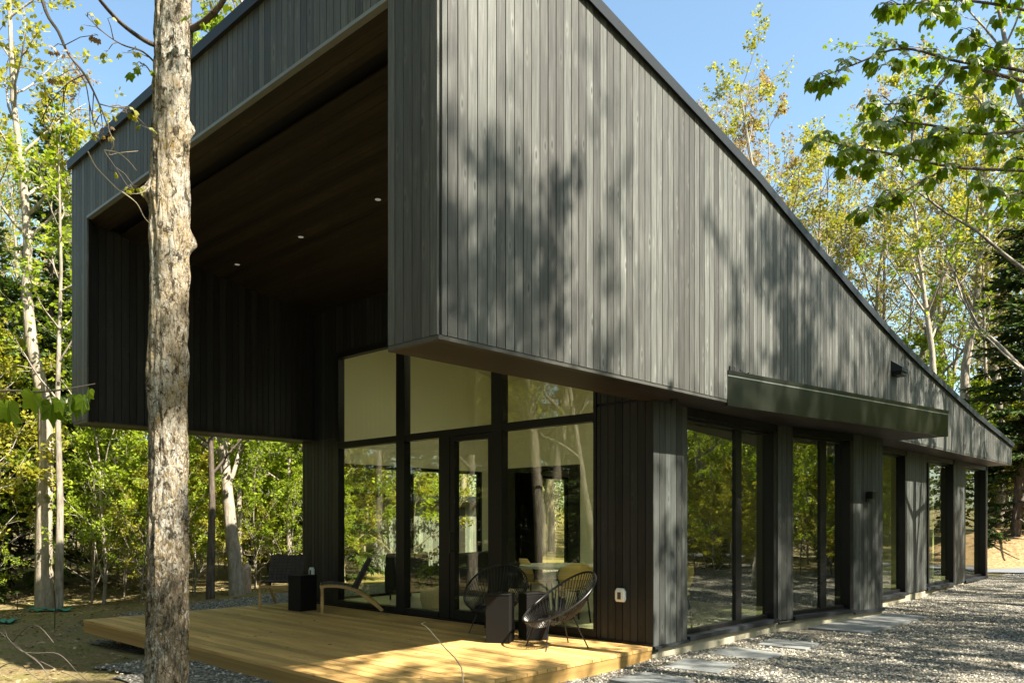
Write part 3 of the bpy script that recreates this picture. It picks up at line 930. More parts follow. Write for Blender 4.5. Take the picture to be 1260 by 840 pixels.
armchair(tuple(at_depth(514, 640, 14.2).xy) + (0,), R(20), .85, 'low charcoal armchair inside, behind the potted plant', 'armchair', 'armchair')
armchair((2.6, 5.2, 0), R(-70), 2.0, 'long charcoal sofa in the middle of the living room', 'sofa', 'sofa')
r_ = thing('potted_plant', 'leafy potted plant in a woven basket behind the narrow pane', 'plant', (.85, 4.72, 0))
g = G(); g.tube([(0, 0, 0), (0, 0, .15), (0, 0, .34)], [.15, .19, .19], 20); g.build('basket', MT['basket'], r_)
g = G(); st = []
for k in range(9):
    a = k * 2.4; e_ = Vector((math.cos(a) * rnd.uniform(.1, .28), math.sin(a) * rnd.uniform(.1, .28), rnd.uniform(.6, .95)))
    g.tube([(0, 0, .3), tuple(e_ * .5 + Vector((0, 0, .2))), tuple(e_)], .006, 5); st.append(e_)
g.build('stems', MT['twig'], r_)
PLANT = (r_, st)
# ------------------------------------------------------------------ TERRAIN
def vnoise(x, y, s, o=0.0): return mnoise.noise(Vector((x * s + o, y * s - o, o * .37)))


def hgt(x, y):
    h = -.175
    h -= .17 * smooth(3.2, 6.5, y) * smooth(1.5, -2.5, x)            # lower ground left of the deck
    h -= .06 * smooth(-4.2, -5.5, x)
    h += .13 * smooth(8, 14.5, x) * smooth(3, 0, y)                   # gravel rises to the far corner
    d = max(0, math.hypot(max(0, abs(x - 5) - 12), max(0, abs(y - 1) - 12)))
    h += .9 * smooth(0, 40, d) + .25 * vnoise(x, y, .09) * smooth(0, 8, d) + 2.5 * smooth(40, 120, d)
    h += 1.05 * smooth(20.6, 26, x + .25 * y + .5 * vnoise(x, y, .3, 3)) * smooth(7, 3, abs(y - 1.5))        # straw bank
    h += .035 * vnoise(x, y, .8, 9)
    return h


gx = np.concatenate([-np.geomspace(300, 21, 16), np.arange(-20, 40.1, .5), np.geomspace(41, 320, 16)])
gy = np.concatenate([-np.geomspace(300, 21, 16), np.arange(-20, 40.1, .5), np.geomspace(41, 320, 16)])
V = np.array([(x, y, hgt(x, y)) for y in gy for x in gx])
nx, ny = len(gx), len(gy)
i, j = np.meshgrid(np.arange(nx - 1), np.arange(ny - 1))
a = (j * nx + i).ravel()
g = G(); g.add(V, np.stack([a, a + 1, a + nx + 1, a + nx], -1))
tag(g.build('ground', MT['soil'], None, True), kind='structure')


def in_gravel(x, y):
    n_ = .5 * vnoise(x, y, .6, 5) + .25 * vnoise(x, y, 1.7, 2)
    if y < 7.2 and x > -.1 and y > 0: return x < 16 + n_
    if y <= 0: return -5.6 + .6 * n_ - .25 * y < x + 1.0 and x < 17.3 and y > -7.5 + n_
    if x <= -.1 and y < 7.2: return x > -4.75 + .35 * n_ + .10 * y and y < 4.6 + n_ or x > -3.3
    return y < 10.4 + .8 * n_ + .08 * x and x > -1.9 + .7 * n_


def patch(name, mat, x0, x1, y0, y1, st, inside, dz):
    g = G(); xs = np.arange(x0, x1 + st / 2, st); ys = np.arange(y0, y1 + st / 2, st)
    ids, vs, fs = {}, [], []

    def vid(i, j):
        if (i, j) not in ids:
            x = xs[i] + rnd.uniform(-.3, .3) * st; y = ys[j] + rnd.uniform(-.3, .3) * st
            ids[(i, j)] = len(vs); vs.append((x, y, hgt(x, y) + dz))
        return ids[(i, j)]
    for i in range(len(xs) - 1):
        for j in range(len(ys) - 1):
            if inside(xs[i] + st / 2, ys[j] + st / 2): fs.append((vid(i, j), vid(i + 1, j), vid(i + 1, j + 1), vid(i, j + 1)))
    g.add(vs, fs)
    return tag(g.build(name, mat, None, True), kind='structure')


patch('gravel', MT['gravel'], -8, 18, -9, 13, .22, in_gravel, .018)
patch('bank', MT['straw'], 20, 30, -6, 9, .5, lambda x, y: x + .25 * y > 20.2 and x + .25 * y < 28 and abs(y - 1.5) < 6, .03)
patch('driveway', MT['drive'], 16.4, 22, -14, 11, .4, lambda x, y: 17.6 < x + .25 * y + .3 * vnoise(x, y, .5) < 20.3, .028)

# loose stones
rs = np.random.default_rng(3)
pts = []
while len(pts) < 19000:
    u = rs.random()
    if u < .60: x, y = rs.uniform(-4, 9), -abs(rs.normal(0, 2.3))
    elif u < .72: x, y = rs.uniform(9, 17), rs.uniform(-6, 0)
    elif u < .85: x, y = rs.uniform(-6, -3.45), rs.uniform(-3, 5)
    else: x, y = rs.uniform(-2.4, 4), rs.uniform(7.2, 11.4)
    if in_gravel(x, y) and not (-3.5 < x < 0 and 0 < y < 7.2) and not (x > 0 and -.03 < y < 7.2):
        ok = True
        for (sx, sy), lx, ly, *_ in SLABS:
            if abs(x - sx) < lx / 2 + .02 and abs(y - sy) < ly / 2 + .04: ok = False
        if 3 < x < 6 and y > -.55: ok = False
        if ok: pts.append((x, y))
octv = np.array([(1, 0, 0), (0, 1, 0), (-1, 0, 0), (0, -1, 0), (0, 0, 1), (0, 0, -1)], float)
octf = np.array([(0, 1, 4), (1, 2, 4), (2, 3, 4), (3, 0, 4), (1, 0, 5), (2, 1, 5), (3, 2, 5), (0, 3, 5)])
vs, fs, rr = [], [], []
for k, (x, y) in enumerate(pts):
    s = rs.uniform(.008, .018) * (1.0 if rs.random() < .96 else 1.5)
    A = rs.uniform(0, 6.28); c_, s_ = math.cos(A), math.sin(A)
    v = octv * (s * rs.uniform(.8, 1.4), s, s * rs.uniform(.55, .9)) + rs.normal(0, s * .18, (6, 3))
    v = np.stack([v[:, 0] * c_ - v[:, 1] * s_, v[:, 0] * s_ + v[:, 1] * c_, v[:, 2]], -1)
    vs.append(v + (x, y, hgt(x, y) + .018 + s * .35)); fs.append(octf + 6 * k); rr.append(np.full(8, rs.random()))
g = G(); g.add(np.concatenate(vs), np.concatenate(fs), np.concatenate(rr))
tag(g.build('gravel_stones', MT['stone'], None, False, attr=True), kind='stuff')

# leaf litter and dry stalks left of the deck
vs, fs, rr = [], [], []
for k in range(9000):
    x, y = rs.uniform(-9, 2), rs.uniform(3.5, 16)
    if in_gravel(x, y) and rs.random() < .97 or (-3.6 < x < 0.1 and y < 7.25): continue
    z = hgt(x, y) + rs.uniform(.004, .03); A = rs.uniform(0, 6.28); s = rs.uniform(.02, .05)
    d = np.array([math.cos(A), math.sin(A), rs.uniform(-.3, .3)]) * s; w = np.array([-math.sin(A), math.cos(A), rs.uniform(-.4, .4)]) * s * .5
    p = np.array([x, y, z]); n0 = len(vs) * 4
    vs.append([p - d, p + w, p + d, p - w]); fs.append([n0, n0 + 1, n0 + 2, n0 + 3]); rr.append(rs.random())
for k in range(520):                                # a few blown onto the deck and the gravel
    x, y, z = (rs.uniform(-3.4, -.1), rs.uniform(.1, 7.0), .006) if k < 70 else (rs.uniform(-3, 14), rs.uniform(-6, -.1), 0)
    if k >= 70: z = hgt(x, y) + .04
    A = rs.uniform(0, 6.28); s = rs.uniform(.015, .035)
    d = np.array([math.cos(A), math.sin(A), rs.uniform(-.1, .25)]) * s; w = np.array([-math.sin(A), math.cos(A), rs.uniform(-.1, .3)]) * s * .5
    p = np.array([x, y, z + .006]); n0 = len(vs) * 4
    vs.append([p - d, p + w, p + d, p - w]); fs.append([n0, n0 + 1, n0 + 2, n0 + 3]); rr.append(rs.random())
t = NT('dry_leaf'); a = t.n('Attribute', attribute_name='rnd').outputs['Fac']
MT['dry'] = t.bsdf(t.ramp(a, [(0, (.07, .045, .02)), (.5, (.21, .15, .08)), (.85, (.36, .28, .16)), (1, (.12, .15, .03))]), .9, spec=.1)
g = G(); g.add(np.array(vs).reshape(-1, 3), fs, rr)
tag(g.build('leaf_litter', MT['dry'], None, False, attr=True), kind='stuff')
# ------------------------------------------------------------------ TREES
UP = Vector((0, 0, 1))


def rvec(r): return Vector((r.gauss(0, 1), r.gauss(0, 1), r.gauss(0, 1)))


def poly(r, p, d, L, n, wander, up):
    pts = [p.copy()]; d = d.normalized()
    for k in range(n):
        d = (d + rvec(r) * wander + UP * up).normalized()
        p = p + d * (L / n); pts.append(p.copy())
    return pts


def leaves(g, C, D, size, rg, flat=.5, wid=.42, droop=.5):
    """kite-shaped leaf faces at points C with outward directions D"""
    n = len(C)
    d = D + rg.normal(0, .7, (n, 3)); d[:, 2] -= droop
    d /= np.linalg.norm(d, axis=1)[:, None]
    nr = rg.normal(0, 1, (n, 3)) * (1 - flat); nr[:, 2] += flat * 1.6
    s = np.cross(d, nr); s /= np.linalg.norm(s, axis=1)[:, None] + 1e-9
    S = (size * rg.uniform(.6, 1.25, n))[:, None]
    m = C + d * S * .5
    V = np.stack([C, m + s * S * wid, C + d * S, m - s * S * wid], 1).reshape(-1, 3)
    g.add(V, np.arange(n * 4).reshape(n, 4), rg.random(n))


def make_hardwood(seed, H, rad, wood, lm, size, per, start=.35, nl=15, spread=.32, lean=(0, 0), wig=.05, path=None, fork=True, kind='spring_tree', nsub=5, droop=.4, sides=9):
    r = random.Random(seed); rg = np.random.default_rng(seed)
    gw, gl = G(), G()
    if path is None:
        trunk = poly(r, Vector((0, 0, -.4)), Vector((lean[0], lean[1], 1)), H + .4, 16, wig, .05)
    else:
        trunk = [Vector(p) for p in path]
    n = len(trunk)
    tr = [rad * (1 - .93 * (k / (n - 1)) ** 1.15) * (1.15 if k == 0 else 1) + .006 for k in range(n)]
    gw.tube(trunk, tr, sides)
    pts, dirs = [], []

    def sub(p, d, L, rr, lev):
        nseg = 6 if lev == 0 else (4 if lev == 1 else 3)
        pl = poly(r, p, d, L, nseg, .14 if lev else .10, .07)
        k = 5 if lev == 0 else 3
        gw.tube(pl, [max(.003, rr * (1 - .8 * q / nseg)) for q in range(nseg + 1)], k, cap=False)
        if lev < 2:
            m = nsub if lev == 0 else 4
            for q in range(m):
                t = .3 + .7 * (q + r.random()) / m
                a = min(nseg - 1, int(t * nseg)); f = t * nseg - a
                bp = pl[a].lerp(pl[min(a + 1, nseg)], min(1, f))
                ax = (pl[a + 1] - pl[a]).normalized()
                nd = (ax * .75 + rvec(r).normalized() * .75)
                nd.z = nd.z * .6 + .12
                sub(bp, nd, L * r.uniform(.33, .55), rr * .42, lev + 1)
        else:
            for q in range(per):
                t = r.random() ** .6
                a = min(nseg - 1, int(t * nseg))
                c = pl[a].lerp(pl[a + 1], r.random()) + rvec(r) * .05
                pts.append(c); dirs.append((pl[-1] - pl[0]).normalized())
    for k in range(nl):
        t = start + (1 - start) * (k + r.random()) / nl
        a = min(n - 2, int(t * (n - 1))); f = t * (n - 1) - a
        p = trunk[a].lerp(trunk[a + 1], f)
        az = k * 2.4 + r.uniform(-.5, .5)
        el = r.uniform(.35, .95) + .5 * (t - start)
        L = H * spread * (1.12 - t) ** .55 * r.uniform(.75, 1.15)
        sub(p, Vector((math.cos(az) * math.cos(el), math.sin(az) * math.cos(el), math.sin(el))), L, tr[a] * .5, 0)
    if pts:
        leaves(gl, np.array([tuple(p) for p in pts]), np.array([tuple(p) for p in dirs]), size, rg, droop=droop)
    return gw, gl, wood, lm


def make_conifer(seed, H, rad, R0, wood='bark_brown', lm='needle', bare=.12, dens=1.0):
    r = random.Random(seed); rg = np.random.default_rng(seed)
    gw, gl = G(), G()
    trunk = poly(r, Vector((0, 0, -.3)), UP, H + .3, 12, .012, .02)
    gw.tube(trunk, [rad * (1 - .96 * k / 12) + .008 for k in range(13)], 8)
    C, D = [], []
    z = H * .04
    while z < H * .985:
        t = z / H
        L0 = R0 * (1 - t) ** .8 + .12
        m = r.randint(4, 6)
        for q in range(m):
            az = r.uniform(0, 6.283); L = L0 * r.uniform(.6, 1.12)
            el = -.25 + .75 * t + r.uniform(-.1, .1)
            p = Vector((trunk[min(11, int(t * 12))].x, trunk[min(11, int(t * 12))].y, z))
            d = Vector((math.cos(az), math.sin(az), math.sin(el)))
            pl = poly(r, p, d, L, 5, .04, -.03 if t < .7 else .03)
            gw.tube(pl, [max(.004, .012 + .012 * L - q_ * .004) for q_ in range(6)], 3, cap=False)
            if t < bare and r.random() < .75: continue
            ns = max(3, int(L / .11 * dens))
            for s in range(ns):
                f = (s + .6) / ns * 5; a = min(4, int(f))
                c = pl[a].lerp(pl[a + 1], f - a); ax = (pl[a + 1] - pl[a]).normalized()
                side = ax.cross(UP).normalized()
                tl = (.42 * L * (1 - (s / ns)) ** .8 + .14) * r.uniform(.7, 1.1)
                for sg in (-1, 1):
                    dd = (ax * .8 + side * sg * .8 + UP * r.uniform(-.28, .08)).normalized()
                    k3 = max(1, int(tl / .16))
                    for w in range(k3):
                        C.append(c + dd * tl * (w / k3)); D.append(dd)
        z += r.uniform(.22, .4)
    C = np.array([tuple(c) for c in C]); D = np.array([tuple(c) for c in D])
    n = len(C)
    for rep in range(2):
        d = D + rg.normal(0, .28, (n, 3)); d[:, 2] -= .1
        d /= np.linalg.norm(d, axis=1)[:, None]
        nr = rg.normal(0, .45, (n, 3)); nr[:, 2] += 1
        s = np.cross(d, nr); s /= np.linalg.norm(s, axis=1)[:, None] + 1e-9
        S = rg.uniform(.17, .30, n)[:, None]
        m = C + d * S * .45
        V = np.stack([C, m + s * S * .17, C + d * S, m - s * S * .17], 1).reshape(-1, 3)
        gl.add(V, np.arange(n * 4).reshape(n, 4), rg.random(n))
    return gw, gl, wood, lm


PARKED = (0, -4000, 0)


def proto(name, maker):
    gw, gl, wood, lm = maker
    root = bpy.data.objects.new(name, None); COL.objects.link(root)
    gw.build('trunk', MT[wood], root, True)
    if gl.n: gl.build('crown', MT[lm], root, attr=True)
    return dict(root=root, used=False, name=name, gw=gw, gl=gl)


def plant(pr, x, y, label, cat, group=None, s=1.0, rz=None, z=None):
    if pr['used']:
        o = copy_tree(pr['root'])
    else:
        o = pr['root']; pr['used'] = True
    o.name = pr['name']
    o.location = (x, y, hgt(x, y) if z is None else z); o.scale = (s, s, s * rnd.uniform(.93, 1.07))
    o.rotation_euler = (rnd.uniform(-.03, .03), rnd.uniform(-.03, .03), rnd.uniform(0, 6.28) if rz is None else rz)
    return tag(o, label, cat, group)


# --- kinds
MAPLE = [proto('maple_tree', make_hardwood(11 + k, 14 + k, .15, 'bark_grey', 'leaf_yg', .085, 19, .38, 15, .30)) for k in range(3)]
GREEN = [proto('maple_tree', make_hardwood(31 + k, 12 + k, .13, 'bark_grey', 'leaf_gr', .088, 27, .28, 16, .33)) for k in range(2)]
PALE = [proto('birch_tree', make_hardwood(41 + k, 16, .15, 'bark_pale', 'leaf_yg', .10, 8, .42, 14, .26, wig=.045)) for k in range(2)]
BUDS = [proto('budding_tree', make_hardwood(51 + k, 15, .10, 'bark_grey', 'leaf_red', .085, 13, .4, 15, .25)) for k in range(2)]
SAPL = [proto('sapling', make_hardwood(61 + k, 4.6 + .8 * k, .035, 'bark_grey', 'leaf_gr' if k else 'leaf_yg', .08, 27, .12, 15, .42, nsub=4, droop=.15, sides=6)) for k in range(3)]
FIR = [proto('fir_tree', make_conifer(71 + k, 13 + 2 * k, .15, 2.3)) for k in range(2)]
YFIR = [proto('young_fir', make_conifer(81, 5.0, .05, 1.25, bare=0))]
BARE = [proto('bare_tree', make_hardwood(91 + k, 13, .10, 'bark_grey', 'leaf_yg', .09, 1, .22, 18, .22)) for k in range(2)]

rnd = random.Random(21)


def scatter(n, f, mind, tries=4000):
    out = []
    for _ in range(tries):
        if len(out) >= n: break
        p = f()
        if p and all(math.hypot(p[0] - q[0], p[1] - q[1]) > mind for q in out): out.append(p)
    return out


def polar(b0, b1, d0, d1):
    def f():
        b = R(rnd.uniform(b0, b1)); d = math.sqrt(rnd.uniform(d0 * d0, d1 * d1))
        x, y = CX + d * math.cos(b), CY + d * math.sin(b)
        if -6 < x < 17 and -8.5 < y < 11.6: return None
        D_ = (x - CX) * CU + (y - CY) * SU; P_ = PX0 + F * ((x - CX) * SU - (y - CY) * CU) / D_
        if D_ < 20.5 and (-20 < P_ < 112 or 240 < P_ < 312): return None
        return (x, y)
    return f


def pick(lst): return lst[rnd.randrange(len(lst))]


def forest(spots, mix, where, tagname):
    for x, y in spots:
        u = rnd.random(); acc = 0
        for pr, w, lab, cat, s0, s1 in mix:
            acc += w
            if u <= acc:
                plant(pick(pr), x, y, lab.format(where), cat, f'{cat}s {tagname}', rnd.uniform(s0, s1)); break


big = lambda a, b, c, d, e: [(MAPLE, a, 'spring maple with thin yellow-green leaves {}', 'maple', .8, 1.2),
                             (GREEN, b, 'maple with bright green leaves {}', 'green maple', .8, 1.15),
                             (FIR, c, 'tall dark green fir {}', 'fir', .7, 1.15),
                             (BUDS, d, 'slender tree with reddish spring buds {}', 'budding tree', .8, 1.15),
                             (BARE, e + 1, 'nearly leafless grey tree {}', 'bare tree', .8, 1.1)]
small = lambda a, b: [(SAPL, a, 'leafy bright green sapling {}', 'sapling', .65, 1.25),
                      (YFIR, b + 1, 'young dark green fir {}', 'young fir', .5, 1.1)]

# --- woods behind the deck (seen left of and beneath the raised house end)
forest(scatter(28, polar(52, 84, 24, 46), 2.2), big(.42, .34, .08, .04, .12), 'in the woods behind the deck', 'in the woods behind the deck')
forest(scatter(86, polar(50, 84, 17.5, 32), 1.05), small(.93, .07), 'in the undergrowth behind the deck', 'in the undergrowth behind the deck')
forest(scatter(44, polar(54, 80, 17, 24), .8), [(SAPL, 1, 'low leafy sapling at the foot of the woods behind the deck', 'low sapling', .32, .62)], '', 'at the foot of the woods behind the deck')
# --- woods beyond the far end and the roof
forest(scatter(34, polar(8, 48, 31, 50), 2.2), big(.56, .12, .10, .16, .06), 'in the woods beyond the far end of the house', 'beyond the far end of the house')
forest(scatter(20, polar(7, 18, 31, 42), 1.2), small(.6, .4), 'in the undergrowth beyond the straw bank', 'beyond the straw bank')
# --- woods on the sunny side, mirrored in the side windows
forest(scatter(17, lambda: (rnd.uniform(-10, 34), rnd.uniform(-30, -15)), 2.6), big(.22, .30, .34, .06, .08), 'mirrored in the side windows', 'mirrored in the side windows')
forest(scatter(34, lambda: (rnd.uniform(-6, 34), rnd.uniform(-24, -9.5)), 1.6), small(.75, .25), 'in the undergrowth mirrored in the side windows', 'mirrored low in the side windows')
forest(scatter(44, lambda: (rnd.uniform(4.5, 27), rnd.uniform(-7.8, -4.9)), .85), [(SAPL, .8, 'low leafy shrub-sized sapling along the sunny edge of the gravel', 'low sapling', .4, .75), (YFIR, 1, 'knee-high young fir along the sunny edge of the gravel', 'low fir', .25, .5)], '', 'along the sunny edge of the gravel')
forest(scatter(64, lambda: (rnd.uniform(9, 38), rnd.uniform(-15, -8)), 1.2), [(SAPL, .82, 'leafy waist-high sapling in the thicket facing the far side windows', 'thicket sapling', .5, 1.1), (YFIR, 1, 'small fir in the thicket facing the far side windows', 'thicket fir', .4, .9)], '', 'in the thicket facing the side windows')
forest(scatter(13, lambda: (rnd.uniform(-15, -10.2), rnd.uniform(-9, 15)), 1.8), [(GREEN, .7, 'tall leafy maple standing behind the viewer before the front of the house', 'front maple', 1.1, 1.35), (FIR, 1, 'tall fir standing behind the viewer before the front of the house', 'front fir', 1.0, 1.2)], '', 'behind the viewer')
forest(scatter(26, lambda: (rnd.uniform(30, 54), rnd.uniform(-26, -9)), 2.2), big(.3, .3, .28, .06, .06), 'right of the straw bank', 'right of the straw bank')
forest(scatter(16, lambda: (rnd.uniform(27, 42), rnd.uniform(-18, -9)), 1.4), small(.8, .2), 'in the undergrowth right of the straw bank', 'low right of the straw bank')
# --- woods in front, mirrored in the glazed wall
forest(scatter(22, lambda: (rnd.uniform(-30, -11), rnd.uniform(0, 32)), 2.2), big(.12, .22, .34, .02, .30), 'mirrored in the glazed front wall', 'mirrored in the glazed front wall')
forest(scatter(22, lambda: (rnd.uniform(-24, -10), rnd.uniform(4, 28)), 1.4), small(.6, .4), 'in the undergrowth mirrored in the glazed front wall', 'mirrored low in the glazed front wall')

# --- far-off wood all round: one mass
rg = np.random.default_rng(5)
gw, gl = G(), G()
for k in range(430):
    b = rg.uniform(0, 2 * np.pi); d = rg.uniform(46, 85)
    if k < 120: b = R(rg.uniform(0, 95)); d = rg.uniform(44, 80)
    if k >= 230: b = R(rg.uniform(100, 365)); d = rg.uniform(31, 60)
    x, y = CX + 5 + d * math.cos(b), CY + 5 + d * math.sin(b); z = hgt(x, y)
    H = rg.uniform(9, 18) if k % 3 else rg.uniform(3, 6); con = rg.random() < .35
    gw.tube([(x, y, z - .3), (x + rg.normal(0, .3), y, z + H * .5), (x + rg.normal(0, .5), y, z + H * .93)], [.16, .10, .02], 5)
    n = 1100 if not con else 1300
    t = rg.random(n) ** (1.0 if not con else .8)
    if con:
        zz = H * (.1 + .9 * t); rr = 2.4 * (1 - t) ** .9 * np.sqrt(rg.random(n)) + .1
    else:
        zz = H * (.12 + .88 * t); rr = 2.9 * np.sin(np.pi * np.clip(t * .85 + .1, 0, 1)) ** .7 * np.sqrt(rg.random(n))
        n_c = 26; cz = rg.integers(0, n_c, n)
    az = rg.uniform(0, 6.283, n)
    C = np.stack([x + rr * np.cos(az), y + rr * np.sin(az), z + zz], -1)
    if not con:
        cc = C[rg.integers(0, n, n_c)]
        C = cc[cz] + rg.normal(0, .62, (n, 3))
    m = np.stack([np.cos(az), np.sin(az), 0 * az], -1)
    f0 = gl.n
    leaves(gl, C, m, .26, rg, wid=.36 if not con else .2)
    gl.fr[-1] = gl.fr[-1] * .45 + (0.05 if con else rg.uniform(.3, .6))
t = NT('far_foliage')
MT['far'] = m_leaf('far_foliage_leaf', [(0, (.018, .035, .012)), (.2, (.04, .06, .018)), (.5, (.12, .15, .022)), (1, (.24, .24, .05))], .45)
o = tag(empty('distant_wood'), kind='stuff'); o['label'] = 'far wood of spring green trees closing off the view'
gw.build('trunk', MT['bark_grey'], o, True); gl.build('crown', MT['far'], o, attr=True)

# --- trees that stand out
def path_tree(name, label, pts, depth, rad, wood, lm, size, per, base, **kw):
    """trunk that follows given offsets (sideways to the view, height) at its own place"""
    loc = Vector(base)
    P_ = []
    for s, zz in pts: P_.append(Vector((s * SU, -s * CU, zz)))
    H = pts[-1][1]
    mk = make_hardwood(kw.pop('seed', 5), H, rad, wood, lm, size, per, path=P_, **kw)
    root = thing(name, label, 'tree', loc)
    mk[0].build('trunk', MT[wood], root, True)
    if mk[1].n: mk[1].build('crown', MT[lm], root, attr=True)
    return root


b = on_z(55, 746, -.3)
path_tree('birch_tree', 'tall pale-barked tree with a gently bent trunk on the left, forking high up', [(0, -.4), (-.02, 1.5), (.03, 3), (.0, 4), (-.26, 5.2), (-.36, 6.2), (-.33, 7.2), (-.42, 8.4), (-.62, 10), (-.70, 12), (-.8, 14.5)], 15, .155, 'bark_pale', 'leaf_yg', .10, 9, b, start=.58, nl=15, spread=.21, seed=103)
b = on_z(72, 749, -.3)
path_tree('young_tree', 'thin grey trunk standing right beside the pale bent tree', [(0, -.3), (.03, 2), (-.02, 4), (.05, 6.5), (0, 9)], 15, .07, 'bark_grey', 'leaf_gr', .10, 8, b, start=.45, nl=12, spread=.22, seed=107)
b = on_z(290, 733, -.22)
path_tree('birch_tree', 'stout leaning pale trunk seen under the raised house end beside a stump', [(.05, -.3), (0, .5), (-.12, 1.6), (-.3, 3.4), (-.38, 5), (-.5, 8), (-.6, 12)], 17.5, .17, 'bark_pale', 'leaf_gr', .11, 12, b, start=.4, nl=14, spread=.28, seed=113)
b = on_z(258, 738, -.25)
path_tree('young_tree', 'slim brownish trunk left of the stout leaning tree', [(0, -.3), (.05, 2), (.0, 4.5), (.1, 9)], 17, .08, 'bark_brown', 'leaf_gr', .11, 10, b, start=.4, nl=12, spread=.26, seed=114)
b = on_z(294, 722, -.15)
path_tree('young_tree', 'thin pale trunk behind the stump', [(0, -.3), (.0, 2), (.08, 4.5), (.1, 9)], 19, .07, 'bark_pale', 'leaf_gr', .11, 10, b, start=.4, nl=12, spread=.26, seed=115)
b = on_z(357, 716, -.1)
path_tree('young_tree', 'thin pale trunk just left of the far porch column', [(0, -.3), (-.05, 2), (.0, 4.5), (.1, 8)], 20, .06, 'bark_pale', 'leaf_gr', .11, 12, b, start=.3, nl=12, spread=.26, seed=116)

# stump
b = on_z(299, 731, -.22)
r_ = thing('tree_stump', 'pale weathered stump beside the stout leaning trunk', 'stump', b)
g = G(); rings = []
for k in range(9):
    zz = -.2 + k * .105; ro = .20 - .03 * min(1, k / 4)
    rings.append([((ro + .02 * math.sin(5 * a) + .012 * math.sin(11 * a + k * .3)) * math.cos(a), (ro + .02 * math.sin(5 * a)) * math.sin(a), zz + (.05 * math.sin(3 * a) + rnd.uniform(-.02, .02) if k == 8 else 0)) for a in np.linspace(0, 6.283, 25)[:-1]])
rings.append([(x * .55, y * .55, z - .05) for x, y, z in rings[-1]])
rings.append([(x * .02, y * .02, z) for x, y, z in rings[-1]])
g.ring_loft(rings); g.build('stump_wood', MT['stump'], r_, True)

# pale trunks over the far roof
for px, py, d, pts, rad, lab, sd in (
        (1152, 640, 27, [(0, -.5), (.05, 4), (-.15, 7), (-.5, 9.5), (-.75, 12.0), (-.9, 16)], .13, 'pale trunk rising over the low roof end, left of the pair', 121),
        (1186, 640, 29, [(0, -.5), (.0, 3.5), (.05, 6), (.45, 8.2), (.6, 10.5), (.75, 13), (.7, 17)], .19, 'stout pale trunk with a kink over the low roof end', 122),
        (1212, 640, 29, [(0, -.5), (.05, 5), (-.05, 8), (-.1, 11), (-.2, 15)], .07, 'thin pale trunk right of the stout kinked one', 123),
        (1085, 640, 33, [(0, -.5), (.0, 6), (.1, 10), (.1, 13), (.2, 17)], .09, 'slender grey trunk behind the roof slope', 124),
        (945, 640, 34, [(0, -.5), (.0, 6), (-.1, 11), (.1, 15), (.0, 19)], .08, 'slender tree with pinkish buds above the middle of the roof', 125),
        (890, 640, 36, [(0, -.5), (.0, 6), (.1, 11), (.1, 15), (.0, 18)], .08, 'reddish budding tree above the upper roof slope', 126),
        (1020, 640, 31, [(0, -.5), (.0, 6), (.1, 9), (-.1, 12), (.0, 16)], .08, 'yellow-green spring tree behind the middle of the roof', 127)):
    p = at_depth(px, py, d)
    red = sd in (125, 126)
    path_tree('birch_tree' if sd < 124 else 'young_tree', lab, pts, d, rad, 'bark_pale' if sd < 124 else 'bark_grey', 'leaf_red' if red else 'leaf_yg', .10, 16 if red else 17, (p.x, p.y, hgt(p.x, p.y)), start=.42, nl=15, spread=.22, seed=sd)

for px, d, pr, s_ in ((868, 33, BUDS[0], 1.16), (905, 31, BUDS[1], 1.05), (968, 33, BUDS[0], 1.12), (1010, 38, MAPLE[0], 1.3), (1062, 34, MAPLE[2], 1.1), (1130, 31, MAPLE[1], 1.15), (1172, 36, MAPLE[2], 1.25), (1230, 33, MAPLE[0], 1.15)):
    p = at_depth(px, 640, d)
    plant(pr, p.x, p.y, 'airy tree with reddish buds rising above the roof slope' if pr in BUDS else 'airy pale yellow-green spring tree rising above the roof slope', 'tree', 'budding trees above the roof' if pr in BUDS else 'spring trees above the roof', s_)

# big firs at both edges
for px, d, s, lab in ((1250, 27, 1.0, 'dark fir at the right edge behind the far end of the house'), (1222, 37, .85, 'dark fir between the low roof end and the right edge'),
                      (70, 19.5, .78, 'dark fir between the bent pale tree and the house'), (8, 19, .6, 'dark fir at the left edge')):
    p = at_depth(px, 640, d); plant(FIR[1], p.x, p.y, lab, 'fir', None, s)

# --- sun-side trees whose shade dapples the long wall and the gravel
SUNSIDE = [(GREEN, -3.7, -8.8, 1.14), (GREEN, -.6, -9.2, 1.05), (GREEN, 2.2, -9.0, 1.0), (MAPLE, 5.4, -9.2, .85), (GREEN, 8.4, -9.0, .9), (GREEN, 11.6, -9.4, .88), (GREEN, 15, -9.0, .9), (MAPLE, 18.5, -9.5, .9),
           (MAPLE, -1.2, -11.2, 1.2), (MAPLE, 3.4, -11.4, 1.18), (MAPLE, 8.2, -11.5, 1.25), (MAPLE, 12.6, -11.2, 1.2), (MAPLE, 17.6, -11.2, 1.15),
           (MAPLE, -2.0, -13.0, 1.42), (MAPLE, 9.5, -14, 1.35),
           (MAPLE, -11.5, -7.6, .9), (GREEN, -7.4, -10.6, .9)]
for k, (pr, x, y, s) in enumerate(SUNSIDE):
    tall = s > 1.1
    plant(pr[k % len(pr)], x, y, 'tall thin-leaved spring tree on the sunny side, shading the long wall' if tall else 'leafy lower tree on the sunny side, dappling the gravel and deck with shade',
          'tree', 'tall trees shading the long wall' if tall else 'lower trees shading the gravel', s)


# --- trunks mirrored in the glazed front wall
def mirrored(px, d): p = at_depth(px, 640, d); return (-p.x, p.y, hgt(-p.x, p.y))


